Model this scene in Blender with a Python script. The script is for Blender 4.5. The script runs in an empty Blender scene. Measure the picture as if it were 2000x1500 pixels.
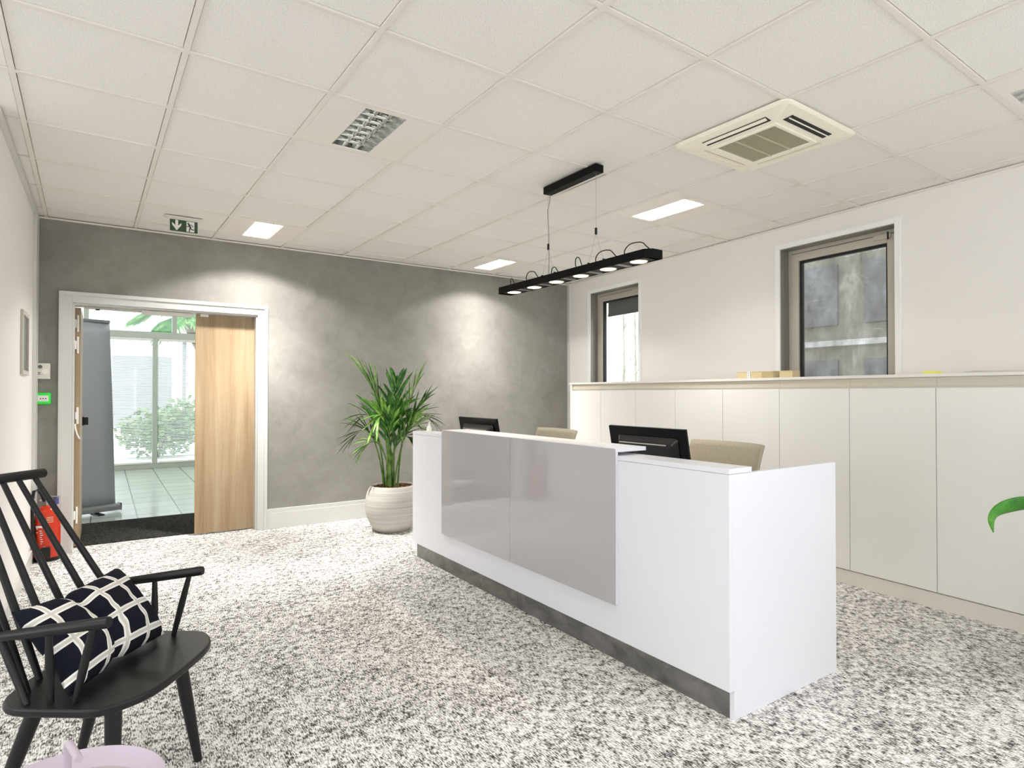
import bpy, bmesh, math, random
from mathutils import Vector, Matrix, Euler

PI = math.pi
R = math.radians
scene = bpy.context.scene
COL = scene.collection


# ------------------------------------------------------------------ materials
def principled(name, color, rough=0.5, metal=0.0, spec=0.5, coat=0.0, emit=None, estr=0.0):
    m = bpy.data.materials.new(name)
    m.use_nodes = True
    b = m.node_tree.nodes['Principled BSDF']
    b.inputs['Base Color'].default_value = (*color, 1)
    b.inputs['Roughness'].default_value = rough
    b.inputs['Metallic'].default_value = metal
    b.inputs['Specular IOR Level'].default_value = spec
    b.inputs['Coat Weight'].default_value = coat
    b.inputs['Coat Roughness'].default_value = 0.05
    if emit:
        b.inputs['Emission Color'].default_value = (*emit, 1)
        b.inputs['Emission Strength'].default_value = estr
    return m


def s2l(r, g, b):
    f = lambda c: (c / 255 / 12.92) if c / 255 <= 0.04045 else ((c / 255 + 0.055) / 1.055) ** 2.4
    return (f(r), f(g), f(b))


class NT:
    """tiny node helper"""
    def __init__(self, m):
        self.m = m
        self.t = m.node_tree  # also works for lamps
        self.n = m.node_tree.nodes
        self.l = m.node_tree.links
        self.b = self.n.get('Principled BSDF')

    def add(self, typ, **kw):
        n = self.n.new(typ)
        for k, v in kw.items():
            setattr(n, k, v)
        return n

    def link(self, a, b):
        self.l.new(a, b)

    def coords(self, scale=(1, 1, 1), rot=(0, 0, 0)):
        tc = self.add('ShaderNodeTexCoord')
        mp = self.add('ShaderNodeMapping')
        mp.inputs['Scale'].default_value = scale
        mp.inputs['Rotation'].default_value = rot
        self.link(tc.outputs['Object'], mp.inputs['Vector'])
        return mp.outputs['Vector']

    def noise(self, vec, scale, detail=3, rough=0.5, dist=0.0):
        n = self.add('ShaderNodeTexNoise')
        n.inputs['Scale'].default_value = scale
        n.inputs['Detail'].default_value = detail
        n.inputs['Roughness'].default_value = rough
        n.inputs['Distortion'].default_value = dist
        self.link(vec, n.inputs['Vector'])
        return n.outputs['Fac']

    def ramp(self, fac, stops):
        r = self.add('ShaderNodeValToRGB')
        e = r.color_ramp.elements
        while len(e) < len(stops):
            e.new(0.5)
        for i, (p, c) in enumerate(stops):
            e[i].position = p
            e[i].color = (*c, 1) if len(c) == 3 else c
        self.link(fac, r.inputs['Fac'])
        return r.outputs['Color']

    def math(self, op, a, b=None, clamp=False):
        n = self.add('ShaderNodeMath', operation=op, use_clamp=clamp)
        for i, v in enumerate((a, b)):
            if v is None:
                continue
            if isinstance(v, (int, float)):
                n.inputs[i].default_value = v
            else:
                self.link(v, n.inputs[i])
        return n.outputs[0]

    def mix(self, fac, a, b, blend='MIX'):
        n = self.add('ShaderNodeMix', data_type='RGBA', blend_type=blend)
        for k, v in (('Factor', fac),):
            s = n.inputs[0]
            if isinstance(v, (int, float)):
                s.default_value = v
            else:
                self.link(v, s)
        for idx, v in ((6, a), (7, b)):
            if isinstance(v, tuple):
                n.inputs[idx].default_value = (*v, 1)
            else:
                self.link(v, n.inputs[idx])
        return n.outputs[2]

    def bump(self, h, strength=0.2, dist=0.01):
        n = self.add('ShaderNodeBump')
        n.inputs['Strength'].default_value = strength
        n.inputs['Distance'].default_value = dist
        self.link(h, n.inputs['Height'])
        self.link(n.outputs['Normal'], self.b.inputs['Normal'])


def make_materials():
    M = {}
    # --- carpet: woven loop pile, pale threads with dark flecks that run along Y
    m = principled('carpet', (0.6, 0.58, 0.54), 0.95, spec=0.1)
    t = NT(m)
    fleck = t.noise(t.coords((210, 46, 60)), 1.0, 2, 0.55)      # threads along Y
    cross = t.noise(t.coords((60, 190, 60)), 1.0, 1, 0.5)       # short marks across
    patch = t.noise(t.coords((30, 24, 20)), 1.0, 3, 0.6)        # pale and dark clusters
    big = t.noise(t.coords((5, 5, 5)), 1.0, 2, 0.5)
    s = t.math('MULTIPLY', fleck, 0.50)
    for sock, k in ((cross, 0.16), (patch, 0.34), (big, 0.10)):
        s = t.math('ADD', s, t.math('MULTIPLY', sock, k))
    colr = t.ramp(s, [(0.44, s2l(56, 54, 53)), (0.50, s2l(118, 115, 112)), (0.555, s2l(206, 203, 199)), (0.63, s2l(243, 241, 238))])
    t.link(colr, t.b.inputs['Base Color'])
    rib = t.noise(t.coords((260, 90, 60)), 1.0, 1)
    t.bump(t.math('ADD', rib, s), 0.35, 0.006)
    M['carpet'] = m
    # --- grey trowelled plaster
    m = principled('plaster_grey', (0.3, 0.29, 0.27), 0.75, spec=0.3)
    t = NT(m)
    v = t.coords((1, 1, 1))
    n1 = t.noise(v, 1.6, 5, 0.62, 0.6)
    n2 = t.noise(v, 7.0, 6, 0.7, 1.2)
    s = t.math('ADD', t.math('MULTIPLY', n1, 0.6), t.math('MULTIPLY', n2, 0.4))
    colr = t.ramp(s, [(0.34, s2l(128, 125, 119)), (0.5, s2l(140, 137, 131)), (0.66, s2l(151, 148, 142))])
    t.link(colr, t.b.inputs['Base Color'])
    t.bump(n2, 0.10, 0.01)
    M['plaster'] = m
    # --- painted wall white
    m = principled('paint_white', s2l(237, 234, 230), 0.7, spec=0.25)
    t = NT(m)
    t.bump(t.noise(t.coords((1, 1, 1)), 120, 3), 0.06, 0.002)
    M['paint'] = m
    M['gloss_white'] = principled('lacquer_white', s2l(208, 207, 204), 0.35, spec=0.4)
    M['trim_white'] = principled('trim_white', s2l(244, 243, 241), 0.35, spec=0.4)
    # --- acoustic ceiling tile
    m = principled('ceiling_tile', s2l(226, 220, 211), 0.9, spec=0.1)
    t = NT(m)
    v = t.coords((1, 1, 1))
    n1 = t.noise(v, 260, 3, 0.7)
    colr = t.ramp(n1, [(0.33, s2l(200, 197, 192)), (0.47, s2l(238, 235, 230)), (0.7, s2l(243, 240, 236))])
    t.link(colr, t.b.inputs['Base Color'])
    t.bump(n1, 0.15, 0.004)
    M['tile'] = m
    M['tbar'] = principled('ceiling_bar', s2l(230, 225, 216), 0.5, spec=0.3)
    M['gap'] = principled('shadow_gap', s2l(120, 112, 102), 0.9, spec=0.0)
    M['panel_white'] = principled('metal_white', s2l(236, 230, 222), 0.45, spec=0.4)
    M['ac'] = principled('ac_plastic', s2l(244, 239, 222), 0.4, spec=0.4)
    M['ac_grille'] = principled('ac_grille', s2l(196, 190, 165), 0.55)
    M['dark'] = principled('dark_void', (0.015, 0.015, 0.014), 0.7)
    M['grey_dark'] = principled('louvre_grey', s2l(95, 96, 90), 0.4)
    M['mirror'] = principled('louvre_aluminium', (0.72, 0.74, 0.72), 0.13, 1.0)
    M['black'] = principled('black_satin', (0.008, 0.008, 0.008), 0.4, spec=0.35)
    M['black_metal'] = principled('black_coated_metal', (0.003, 0.003, 0.003), 0.5, spec=0.12)
    M['black_gloss'] = principled('black_gloss_plastic', (0.004, 0.004, 0.005), 0.18, spec=0.18)
    M['black_shine'] = principled('black_shiny_plastic', (0.010, 0.010, 0.012), 0.16, spec=0.5)
    M['steel'] = principled('steel_wire', (0.45, 0.44, 0.42), 0.35, 1.0)
    M['cord'] = principled('grey_cord', s2l(150, 142, 128), 0.5)
    M['tube_on'] = principled('lamp_glow', (1, 1, 1), 0.5, emit=(1.0, 0.97, 0.92), estr=4.0)
    M['spot_on'] = principled('spot_glow', (1, 1, 1), 0.5, emit=(1.0, 0.93, 0.80), estr=9.0)
    M['spot_ring'] = principled('spot_reflector', (0.8, 0.7, 0.5), 0.25, 1.0)
    M['bar_grey'] = principled('grey_bar_metal', s2l(120, 118, 116), 0.45, 0.6)
    # --- desk
    M['desk_white'] = principled('desk_laminate', s2l(220, 221, 227), 0.32, spec=0.45)
    M['desk_edge'] = principled('desk_edge_band', s2l(208, 208, 210), 0.4)
    M['grey_gloss'] = principled('grey_glass_front', s2l(170, 169, 171), 0.025, spec=0.6, coat=0.3)
    m = principled('kick_metal', s2l(96, 96, 94), 0.34, 0.75)
    t = NT(m)
    n1 = t.noise(t.coords((3, 3, 6)), 2.0, 4, 0.6, 0.5)
    t.link(t.ramp(n1, [(0.3, s2l(104, 104, 101)), (0.7, s2l(150, 149, 146))]), t.b.inputs['Base Color'])
    M['kick'] = m
    M['cab'] = principled('cabinet_gloss', s2l(238, 236, 231), 0.13, spec=0.45)
    M['cab_side'] = principled('cabinet_body', s2l(228, 223, 212), 0.35)
    M['gola'] = principled('cabinet_handle_recess', s2l(208, 200, 184), 0.45)
    M['cab_top'] = principled('cabinet_top_white', s2l(236, 231, 224), 0.3)
    # --- wood
    m = principled('light_oak', s2l(216, 188, 148), 0.45, spec=0.35)
    t = NT(m)
    v = t.coords((9.0, 9.0, 0.55))
    n1 = t.noise(v, 1.0, 5, 0.6, 0.35)
    v2 = t.coords((110, 110, 2.2))
    n2 = t.noise(v2, 1.0, 3, 0.6)
    s = t.math('ADD', t.math('MULTIPLY', n1, 0.72), t.math('MULTIPLY', n2, 0.28))
    t.link(t.ramp(s, [(0.36, s2l(140, 116, 86)), (0.5, s2l(158, 136, 107)), (0.64, s2l(171, 152, 124))]), t.b.inputs['Base Color'])
    M['wood'] = m
    M['wood_edge'] = principled('oak_edge_band', s2l(196, 160, 108), 0.5)
    # --- threshold mat
    m = principled('coir_mat', (0.03, 0.03, 0.03), 1.0, spec=0.05)
    t = NT(m)
    n1 = t.noise(t.coords((90, 90, 90)), 1.0, 2)
    t.link(t.ramp(n1, [(0.35, s2l(28, 28, 27)), (0.6, s2l(58, 57, 54)), (0.75, s2l(96, 94, 90))]), t.b.inputs['Base Color'])
    M['mat'] = m
    # --- hall floor tiles
    m = principled('hall_tile', s2l(196, 202, 196), 0.16, spec=0.5)
    t = NT(m)
    br = t.add('ShaderNodeTexBrick', offset=0.0, squash=1.0)
    br.inputs['Color1'].default_value = (*s2l(190, 198, 192), 1)
    br.inputs['Color2'].default_value = (*s2l(182, 191, 185), 1)
    br.inputs['Mortar'].default_value = (*s2l(92, 97, 93), 1)
    br.inputs['Scale'].default_value = 1.0
    br.inputs['Mortar Size'].default_value = 0.006
    br.inputs['Brick Width'].default_value = 0.40
    br.inputs['Row Height'].default_value = 0.40
    tc = t.add('ShaderNodeTexCoord')
    mp = t.add('ShaderNodeMapping')
    mp.inputs['Location'].default_value = (0.10, 0.05, 0)
    t.link(tc.outputs['Object'], mp.inputs['Vector'])
    t.link(mp.outputs['Vector'], br.inputs['Vector'])
    t.link(br.outputs['Color'], t.b.inputs['Base Color'])
    M['hall_tile'] = m
    # --- glass
    def glass(name, tint=(0.96, 0.98, 0.97)):
        m = bpy.data.materials.new(name)
        m.use_nodes = True
        n = m.node_tree.nodes
        n.clear()
        t = NT(m)
        o = t.add('ShaderNodeOutputMaterial')
        tr = t.add('ShaderNodeBsdfTransparent')
        tr.inputs['Color'].default_value = (*tint, 1)
        gl = t.add('ShaderNodeBsdfGlossy')
        gl.inputs['Roughness'].default_value = 0.0
        fr = t.add('ShaderNodeFresnel')
        # thin pane: both faces act as an air-to-glass surface
        ge = t.add('ShaderNodeNewGeometry')
        ior = t.math('ADD', t.math('MULTIPLY', ge.outputs['Backfacing'], 1 / 1.5 - 1.5), 1.5)
        t.link(ior, fr.inputs['IOR'])
        mx = t.add('ShaderNodeMixShader')
        t.link(fr.outputs[0], mx.inputs[0])
        t.link(tr.outputs[0], mx.inputs[1])
        t.link(gl.outputs[0], mx.inputs[2])
        t.link(mx.outputs[0], o.inputs['Surface'])
        return m, t, mx, o
    M['glass'] = glass('clear_glass')[0]
    # dusty pane: clear glass with a film of grey dirt
    m, t, mx, o = glass('dusty_glass', (0.80, 0.81, 0.80))
    df = t.add('ShaderNodeBsdfDiffuse')
    df.inputs['Color'].default_value = (*s2l(128, 125, 117), 1)
    v = t.coords((1.0, 1.0, 0.6))
    n1 = t.noise(v, 5.0, 6, 0.7, 0.4)
    f = t.math('MULTIPLY', t.math('ADD', n1, -0.18), 1.15, True)
    mx2 = t.add('ShaderNodeMixShader')
    t.link(f, mx2.inputs[0])
    t.link(mx.outputs[0], mx2.inputs[1])
    t.link(df.outputs[0], mx2.inputs[2])
    t.link(mx2.outputs[0], o.inputs['Surface'])
    M['dusty'] = m
    M['alu'] = principled('window_aluminium', s2l(192, 186, 173), 0.42, 0.25)
    M['alu_dark'] = principled('window_channel', s2l(140, 136, 129), 0.4, 0.35)
    M['gasket'] = principled('rubber_gasket', (0.006, 0.006, 0.007), 0.6)
    M['banner_grey'] = principled('banner_fabric_back', s2l(166, 169, 171), 0.38, spec=0.5)
    M['banner_metal'] = principled('banner_cassette', s2l(150, 152, 152), 0.35, 0.6)
    M['blind'] = principled('blind_slat', s2l(236, 238, 238), 0.4)
    M['hall_frame'] = principled('hall_frame_paint', s2l(176, 180, 170), 0.45)
    M['facade'] = principled('facade_white', s2l(240, 240, 240), 0.8)
    M['facade_grey'] = principled('facade_grey', s2l(150, 152, 156), 0.7)
    M['facade_warm'] = principled('facade_stone', s2l(176, 172, 164), 0.8)
    M['pave'] = principled('pale_paving', s2l(214, 214, 208), 0.8)
    M['screen'] = principled('sun_screen_fabric', s2l(108, 108, 104), 0.9)
    # --- plants
    def leafmat(name, c0, c1, c2, sc=14):
        m = principled(name, c1, 0.38, spec=0.4)
        t = NT(m)
        n1 = t.noise(t.coords((1, 1, 1)), sc, 3, 0.6)
        t.link(t.ramp(n1, [(0.3, c0), (0.5, c1), (0.72, c2)]), t.b.inputs['Base Color'])
        t.b.inputs['Subsurface Weight'].default_value = 0.0
        return m
    M['palm'] = leafmat('palm_leaf', s2l(24, 62, 16), s2l(48, 100, 26), s2l(96, 144, 50))
    M['palm_pale'] = leafmat('palm_leaf_pale', s2l(70, 116, 34), s2l(108, 156, 58), s2l(168, 196, 104))
    M['stem'] = leafmat('palm_stem', s2l(58, 92, 34), s2l(92, 128, 52), s2l(132, 156, 84))
    M['leaf'] = leafmat('broad_leaf', s2l(24, 88, 14), s2l(56, 132, 28), s2l(100, 164, 50), 9)
    M['shrub'] = leafmat('shrub_leaf', s2l(70, 110, 50), s2l(112, 150, 84), s2l(160, 186, 130), 6)
    M['fan'] = leafmat('fan_palm_leaf', s2l(40, 96, 40), s2l(74, 138, 66), s2l(150, 186, 112), 5)
    M['bark'] = principled('bark', s2l(120, 108, 92), 0.9)
    M['twig'] = principled('bare_twig', s2l(166, 166, 150), 0.9)
    m = principled('pot_fibrestone', s2l(206, 202, 192), 0.7, spec=0.25)
    t = NT(m)
    n1 = t.noise(t.coords((1.2, 1.2, 70)), 1.0, 4, 0.65)
    t.link(t.ramp(n1, [(0.3, s2l(168, 164, 155)), (0.55, s2l(190, 187, 179)), (0.75, s2l(204, 201, 194))]), t.b.inputs['Base Color'])
    t.bump(n1, 0.35, 0.004)
    M['pot'] = m
    m = principled('clay_granules', s2l(120, 84, 56), 0.9)
    t = NT(m)
    vo = t.add('ShaderNodeTexVoronoi')
    vo.inputs['Scale'].default_value = 60
    t.link(t.coords(), vo.inputs['Vector'])
    t.link(t.ramp(vo.outputs['Distance'], [(0.0, s2l(176, 130, 92)), (0.45, s2l(120, 80, 50)), (0.8, s2l(52, 36, 24))]), t.b.inputs['Base Color'])
    M['soil'] = m
    # --- cushion: white crossing bands on near-black cloth
    m = principled('cushion_cloth', (0.012, 0.013, 0.02), 0.9, spec=0.1)
    t = NT(m)
    tc = t.add('ShaderNodeTexCoord')
    sx = t.add('ShaderNodeSeparateXYZ')
    wob = t.add('ShaderNodeTexNoise')
    wob.inputs['Scale'].default_value = 7.0
    wv = t.add('ShaderNodeVectorMath', operation='MULTIPLY_ADD')
    t.link(tc.outputs['UV'], wob.inputs['Vector'])
    t.link(wob.outputs['Color'], wv.inputs[0])
    wv.inputs[1].default_value = (0.012, 0.012, 0)
    t.link(tc.outputs['UV'], wv.inputs[2])
    t.link(wv.outputs[0], sx.inputs[0])
    def band(sock, off):
        q = t.math('FRACT', t.math('ADD', t.math('MULTIPLY', sock, 1 / 0.098), off))
        return t.math('ABSOLUTE', t.math('ADD', q, -0.5))
    d1 = band(sx.outputs[0], 0.2)
    d2 = band(sx.outputs[1], 0.55)
    d = t.math('MINIMUM', d1, d2)
    inner = t.math('LESS_THAN', d, 0.045)
    outer = t.math('LESS_THAN', d, 0.10)
    c1 = t.mix(outer, (0.010, 0.011, 0.018), s2l(232, 229, 222))
    c2 = t.mix(inner, c1, s2l(200, 196, 188))
    t.link(c2, t.b.inputs['Base Color'])
    M['cushion'] = m
    M['lilac'] = principled('lilac_coated_steel', s2l(182, 170, 183), 0.4, spec=0.4)
    M['lilac_in'] = principled('lilac_tray_floor', s2l(178, 166, 166), 0.5, spec=0.3)
    M['red'] = principled('extinguisher_red', s2l(192, 46, 14), 0.25, spec=0.5)
    M['white_plastic'] = principled('white_plastic', s2l(238, 236, 230), 0.4)
    M['off_white'] = principled('off_white_plastic', s2l(222, 218, 208), 0.45)
    M['blue'] = principled('blue_plastic', s2l(72, 74, 140), 0.4)
    M['green_sign'] = principled('sign_green', s2l(44, 72, 40), 0.4)
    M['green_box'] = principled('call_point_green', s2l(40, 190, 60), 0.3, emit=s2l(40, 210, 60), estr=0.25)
    M['acrylic'] = principled('clear_acrylic_edge', s2l(222, 226, 214), 0.15)
    M['sign_white'] = principled('sign_white', s2l(232, 230, 228), 0.5)
    M['beige_mesh'] = None
    m = principled('beige_mesh_fabric', s2l(186, 174, 150), 0.85, spec=0.1)
    t = NT(m)
    n1 = t.noise(t.coords((160, 160, 420)), 1.0, 2)
    t.link(t.ramp(n1, [(0.3, s2l(158, 149, 130)), (0.7, s2l(188, 180, 162))]), t.b.inputs['Base Color'])
    t.bump(n1, 0.3, 0.003)
    M['beige_mesh'] = m
    M['chair_grey'] = principled('grey_chair_plastic', s2l(110, 106, 98), 0.5)
    m = principled('kraft_card', s2l(208, 192, 150), 0.7)
    M['kraft'] = m
    M['kraft_shade'] = principled('kraft_shaded', s2l(184, 166, 120), 0.6)  # darker copy of the kraft colour for a face in shade
    M['yellow'] = principled('yellow_note_paper', s2l(240, 240, 120), 0.7)
    M['paper'] = principled('white_paper', s2l(240, 238, 236), 0.7)
    M['ink'] = principled('black_ink', (0.02, 0.02, 0.02), 0.7)
    return M


M = make_materials()


# ------------------------------------------------------------------ mesh building
class MB:
    def __init__(self):
        self.bm = bmesh.new()
        self.uv = None

    def box(self, x0, x1, y0, y1, z0, z1, mat=None):
        vs = [self.bm.verts.new((x, y, z)) for x in (x0, x1) for y in (y0, y1) for z in (z0, z1)]
        a = vs
        fs = [(a[0], a[1], a[3], a[2]), (a[4], a[6], a[7], a[5]), (a[0], a[4], a[5], a[1]),
              (a[2], a[3], a[7], a[6]), (a[0], a[2], a[6], a[4]), (a[1], a[5], a[7], a[3])]
        for f in fs:
            ff = self.bm.faces.new(f)
            if mat:
                ff.material_index = mat
        if mat:
            pass
        return vs

    def obox(self, c, ax, ay, az, hx, hy, hz):
        """box with centre c, axes and half sizes"""
        c = Vector(c)
        ax, ay, az = Vector(ax).normalized(), Vector(ay).normalized(), Vector(az).normalized()
        vs = [self.bm.verts.new(c + ax * hx * i + ay * hy * j + az * hz * k) for i in (-1, 1) for j in (-1, 1) for k in (-1, 1)]
        a = vs
        for f in [(a[0], a[1], a[3], a[2]), (a[4], a[6], a[7], a[5]), (a[0], a[4], a[5], a[1]),
                  (a[2], a[3], a[7], a[6]), (a[0], a[2], a[6], a[4]), (a[1], a[5], a[7], a[3])]:
            self.bm.faces.new(f)
        return vs

    def face(self, pts, mat=0):
        f = self.bm.faces.new([self.bm.verts.new(p) for p in pts])
        f.material_index = mat
        return f

    def cyl(self, p0, p1, r0, r1=None, seg=20, caps=True):
        r1 = r0 if r1 is None else r1
        p0, p1 = Vector(p0), Vector(p1)
        d = (p1 - p0).normalized()
        u = d.orthogonal().normalized()
        w = d.cross(u)
        rings = []
        for p, r in ((p0, r0), (p1, r1)):
            rings.append([self.bm.verts.new(p + (u * math.cos(2 * PI * i / seg) + w * math.sin(2 * PI * i / seg)) * r) for i in range(seg)])
        for i in range(seg):
            j = (i + 1) % seg
            self.bm.faces.new((rings[0][i], rings[0][j], rings[1][j], rings[1][i]))
        if caps:
            self.bm.faces.new(list(reversed(rings[0])))
            self.bm.faces.new(rings[1])
        return rings

    def tube(self, pts, r, seg=10, caps=True):
        pts = [Vector(p) for p in pts]
        rs = r if isinstance(r, (list, tuple)) else [r] * len(pts)
        prev = None
        rings = []
        for i, p in enumerate(pts):
            if i == 0:
                d = pts[1] - pts[0]
            elif i == len(pts) - 1:
                d = pts[-1] - pts[-2]
            else:
                d = pts[i + 1] - pts[i - 1]
            d.normalize()
            if prev is None:
                u = d.orthogonal().normalized()
            else:
                u = (prev - d * prev.dot(d)).normalized()
            prev = u
            w = d.cross(u)
            rings.append([self.bm.verts.new(p + (u * math.cos(2 * PI * k / seg) + w * math.sin(2 * PI * k / seg)) * rs[i]) for k in range(seg)])
        for a, b in zip(rings, rings[1:]):
            for k in range(seg):
                j = (k + 1) % seg
                self.bm.faces.new((a[k], a[j], b[j], b[k]))
        if caps:
            self.bm.faces.new(list(reversed(rings[0])))
            self.bm.faces.new(rings[-1])

    def lathe(self, prof, c=(0, 0, 0), seg=40, cap0=True, cap1=True):
        rings = []
        for r, z in prof:
            rings.append([self.bm.verts.new((c[0] + r * math.cos(2 * PI * i / seg), c[1] + r * math.sin(2 * PI * i / seg), c[2] + z)) for i in range(seg)])
        for a, b in zip(rings, rings[1:]):
            for i in range(seg):
                j = (i + 1) % seg
                self.bm.faces.new((a[i], a[j], b[j], b[i]))
        if cap0:
            self.bm.faces.new(list(reversed(rings[0])))
        if cap1:
            self.bm.faces.new(rings[-1])

    def prism(self, pts, z0, z1):
        a = [self.bm.verts.new((x, y, z0)) for x, y in pts]
        b = [self.bm.verts.new((x, y, z1)) for x, y in pts]
        self.bm.faces.new(list(reversed(a)))
        self.bm.faces.new(b)
        n = len(pts)
        for i in range(n):
            j = (i + 1) % n
            self.bm.faces.new((a[i], a[j], b[j], b[i]))

    def strip(self, rows, mat=0):
        """grid of points -> quads"""
        g = [[self.bm.verts.new(p) for p in row] for row in rows]
        for a, b in zip(g, g[1:]):
            for i in range(len(a) - 1):
                f = self.bm.faces.new((a[i], a[i + 1], b[i + 1], b[i]))
                f.material_index = mat

    def build(self, name, mats, parent=None, smooth=True, bevel=0, seg=2, angle=35, loc=None, normals=True):
        bm = self.bm
        if normals:
            bmesh.ops.recalc_face_normals(bm, faces=bm.faces)
        for f in bm.faces:
            f.smooth = smooth
        if smooth:
            for e in bm.edges:
                if len(e.link_faces) == 2 and e.calc_face_angle(0) > R(angle):
                    e.smooth = False
        me = bpy.data.meshes.new(name)
        bm.to_mesh(me)
        bm.free()
        if not isinstance(mats, (list, tuple)):
            mats = [mats]
        for m in mats:
            me.materials.append(m)
        o = bpy.data.objects.new(name, me)
        COL.objects.link(o)
        if parent:
            o.parent = parent
        if loc:
            o.location = loc
        if bevel:
            md = o.modifiers.new('bevel', 'BEVEL')
            md.width = bevel
            md.segments = seg
            md.limit_method = 'ANGLE'
            md.angle_limit = R(40)
        return o


def thing(name, label, cat, loc=(0, 0, 0), rz=0, group=None):
    o = bpy.data.objects.new(name, None)
    o.empty_display_size = 0.1
    COL.objects.link(o)
    o.location = loc
    o.rotation_euler = (0, 0, rz)
    return tag(o, label, cat, group)


def tag(o, label, cat, group=None, kind=None):
    o['label'] = label
    o['category'] = cat
    if group:
        o['group'] = group
    if kind:
        o['kind'] = kind
    return o


def struct(o, label, cat):
    o['kind'] = 'structure'
    o['label'] = label
    o['category'] = cat
    return o


def children(o):
    return [c for c in bpy.data.objects if c.parent == o]


def copy_tree(o, parent=None):
    c = o.copy()
    COL.objects.link(c)
    if parent:
        c.parent = parent
    for ch in children(o):
        copy_tree(ch, c)
    return c


def wall_grid(mb, u0, u1, z0, z1, y0, y1, holes):
    """wall slab in local u/z with rectangular holes (u0,u1,z0,z1)"""
    us = sorted({u0, u1, *[h[0] for h in holes], *[h[1] for h in holes]})
    for a, b in zip(us, us[1:]):
        mid = (a + b) / 2
        hs = sorted([h for h in holes if h[0] < mid < h[1]], key=lambda h: h[2])
        z = z0
        for h in hs:
            if h[2] > z:
                mb.box(a, b, y0, y1, z, h[2])
            z = h[3]
        if z < z1:
            mb.box(a, b, y0, y1, z, z1)


def frame_ring(mb, u0, u1, z0, z1, w, y0, y1, bottom=True):
    mb.box(u0, u0 + w, y0, y1, z0, z1)
    mb.box(u1 - w, u1, y0, y1, z0, z1)
    mb.box(u0 + w, u1 - w, y0, y1, z1 - w, z1)
    if bottom:
        mb.box(u0 + w, u1 - w, y0, y1, z0, z0 + w)


def stroke(mb, pts, w, y, thick):
    """flat polyline drawn in x/z at depth y"""
    for (x0, z0), (x1, z1) in zip(pts, pts[1:]):
        d = Vector((x1 - x0, 0, z1 - z0))
        c = Vector(((x0 + x1) / 2, y, (z0 + z1) / 2))
        mb.obox(c, d, (0, 1, 0), d.cross(Vector((0, 1, 0))), d.length / 2 + w * 0.3, thick / 2, w / 2)


def outline(mb, pts, y0, y1):
    """x/z outline extruded along y"""
    a = [mb.bm.verts.new((x, y0, z)) for x, z in pts]
    b = [mb.bm.verts.new((x, y1, z)) for x, z in pts]
    mb.bm.faces.new(a)
    mb.bm.faces.new(list(reversed(b)))
    for i in range(len(pts)):
        j = (i + 1) % len(pts)
        mb.bm.faces.new((a[i], b[i], b[j], a[j]))


def smooth_path(ctrl, n=6):
    ctrl = [Vector(c) for c in ctrl]
    pts = []
    for i in range(len(ctrl) - 1):
        p0, p1, p2, p3 = ctrl[max(0, i - 1)], ctrl[i], ctrl[i + 1], ctrl[min(len(ctrl) - 1, i + 2)]
        for q in range(n):
            t = q / n
            pts.append(0.5 * ((2 * p1) + (p2 - p0) * t + (2 * p0 - 5 * p1 + 4 * p2 - p3) * t * t + (3 * p1 - p0 - 3 * p2 + p3) * t ** 3))
    pts.append(ctrl[-1])
    return pts


# ------------------------------------------------------------------ key dimensions (metres)
CAM = (0.0, 0.0, 1.2836)
ZC = 2.689                       # ceiling
GY = 6.066                       # grey wall face at x = 0
GR = R(-0.35)                    # grey wall turn
CORNER = (4.944, 6.0366)         # grey wall / right wall
WR = R(-93.76)                   # right wall local x axis runs towards the camera
GRID = R(1.02)                   # ceiling grid turn
GX, GYO = -0.2782, 2.1947        # grid origin


def grid_pt(s, t):
    a, b = GX + 0.6 * s, GYO + 0.6 * t
    return (a * math.cos(GRID) - b * math.sin(GRID), a * math.sin(GRID) + b * math.cos(GRID))


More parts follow.
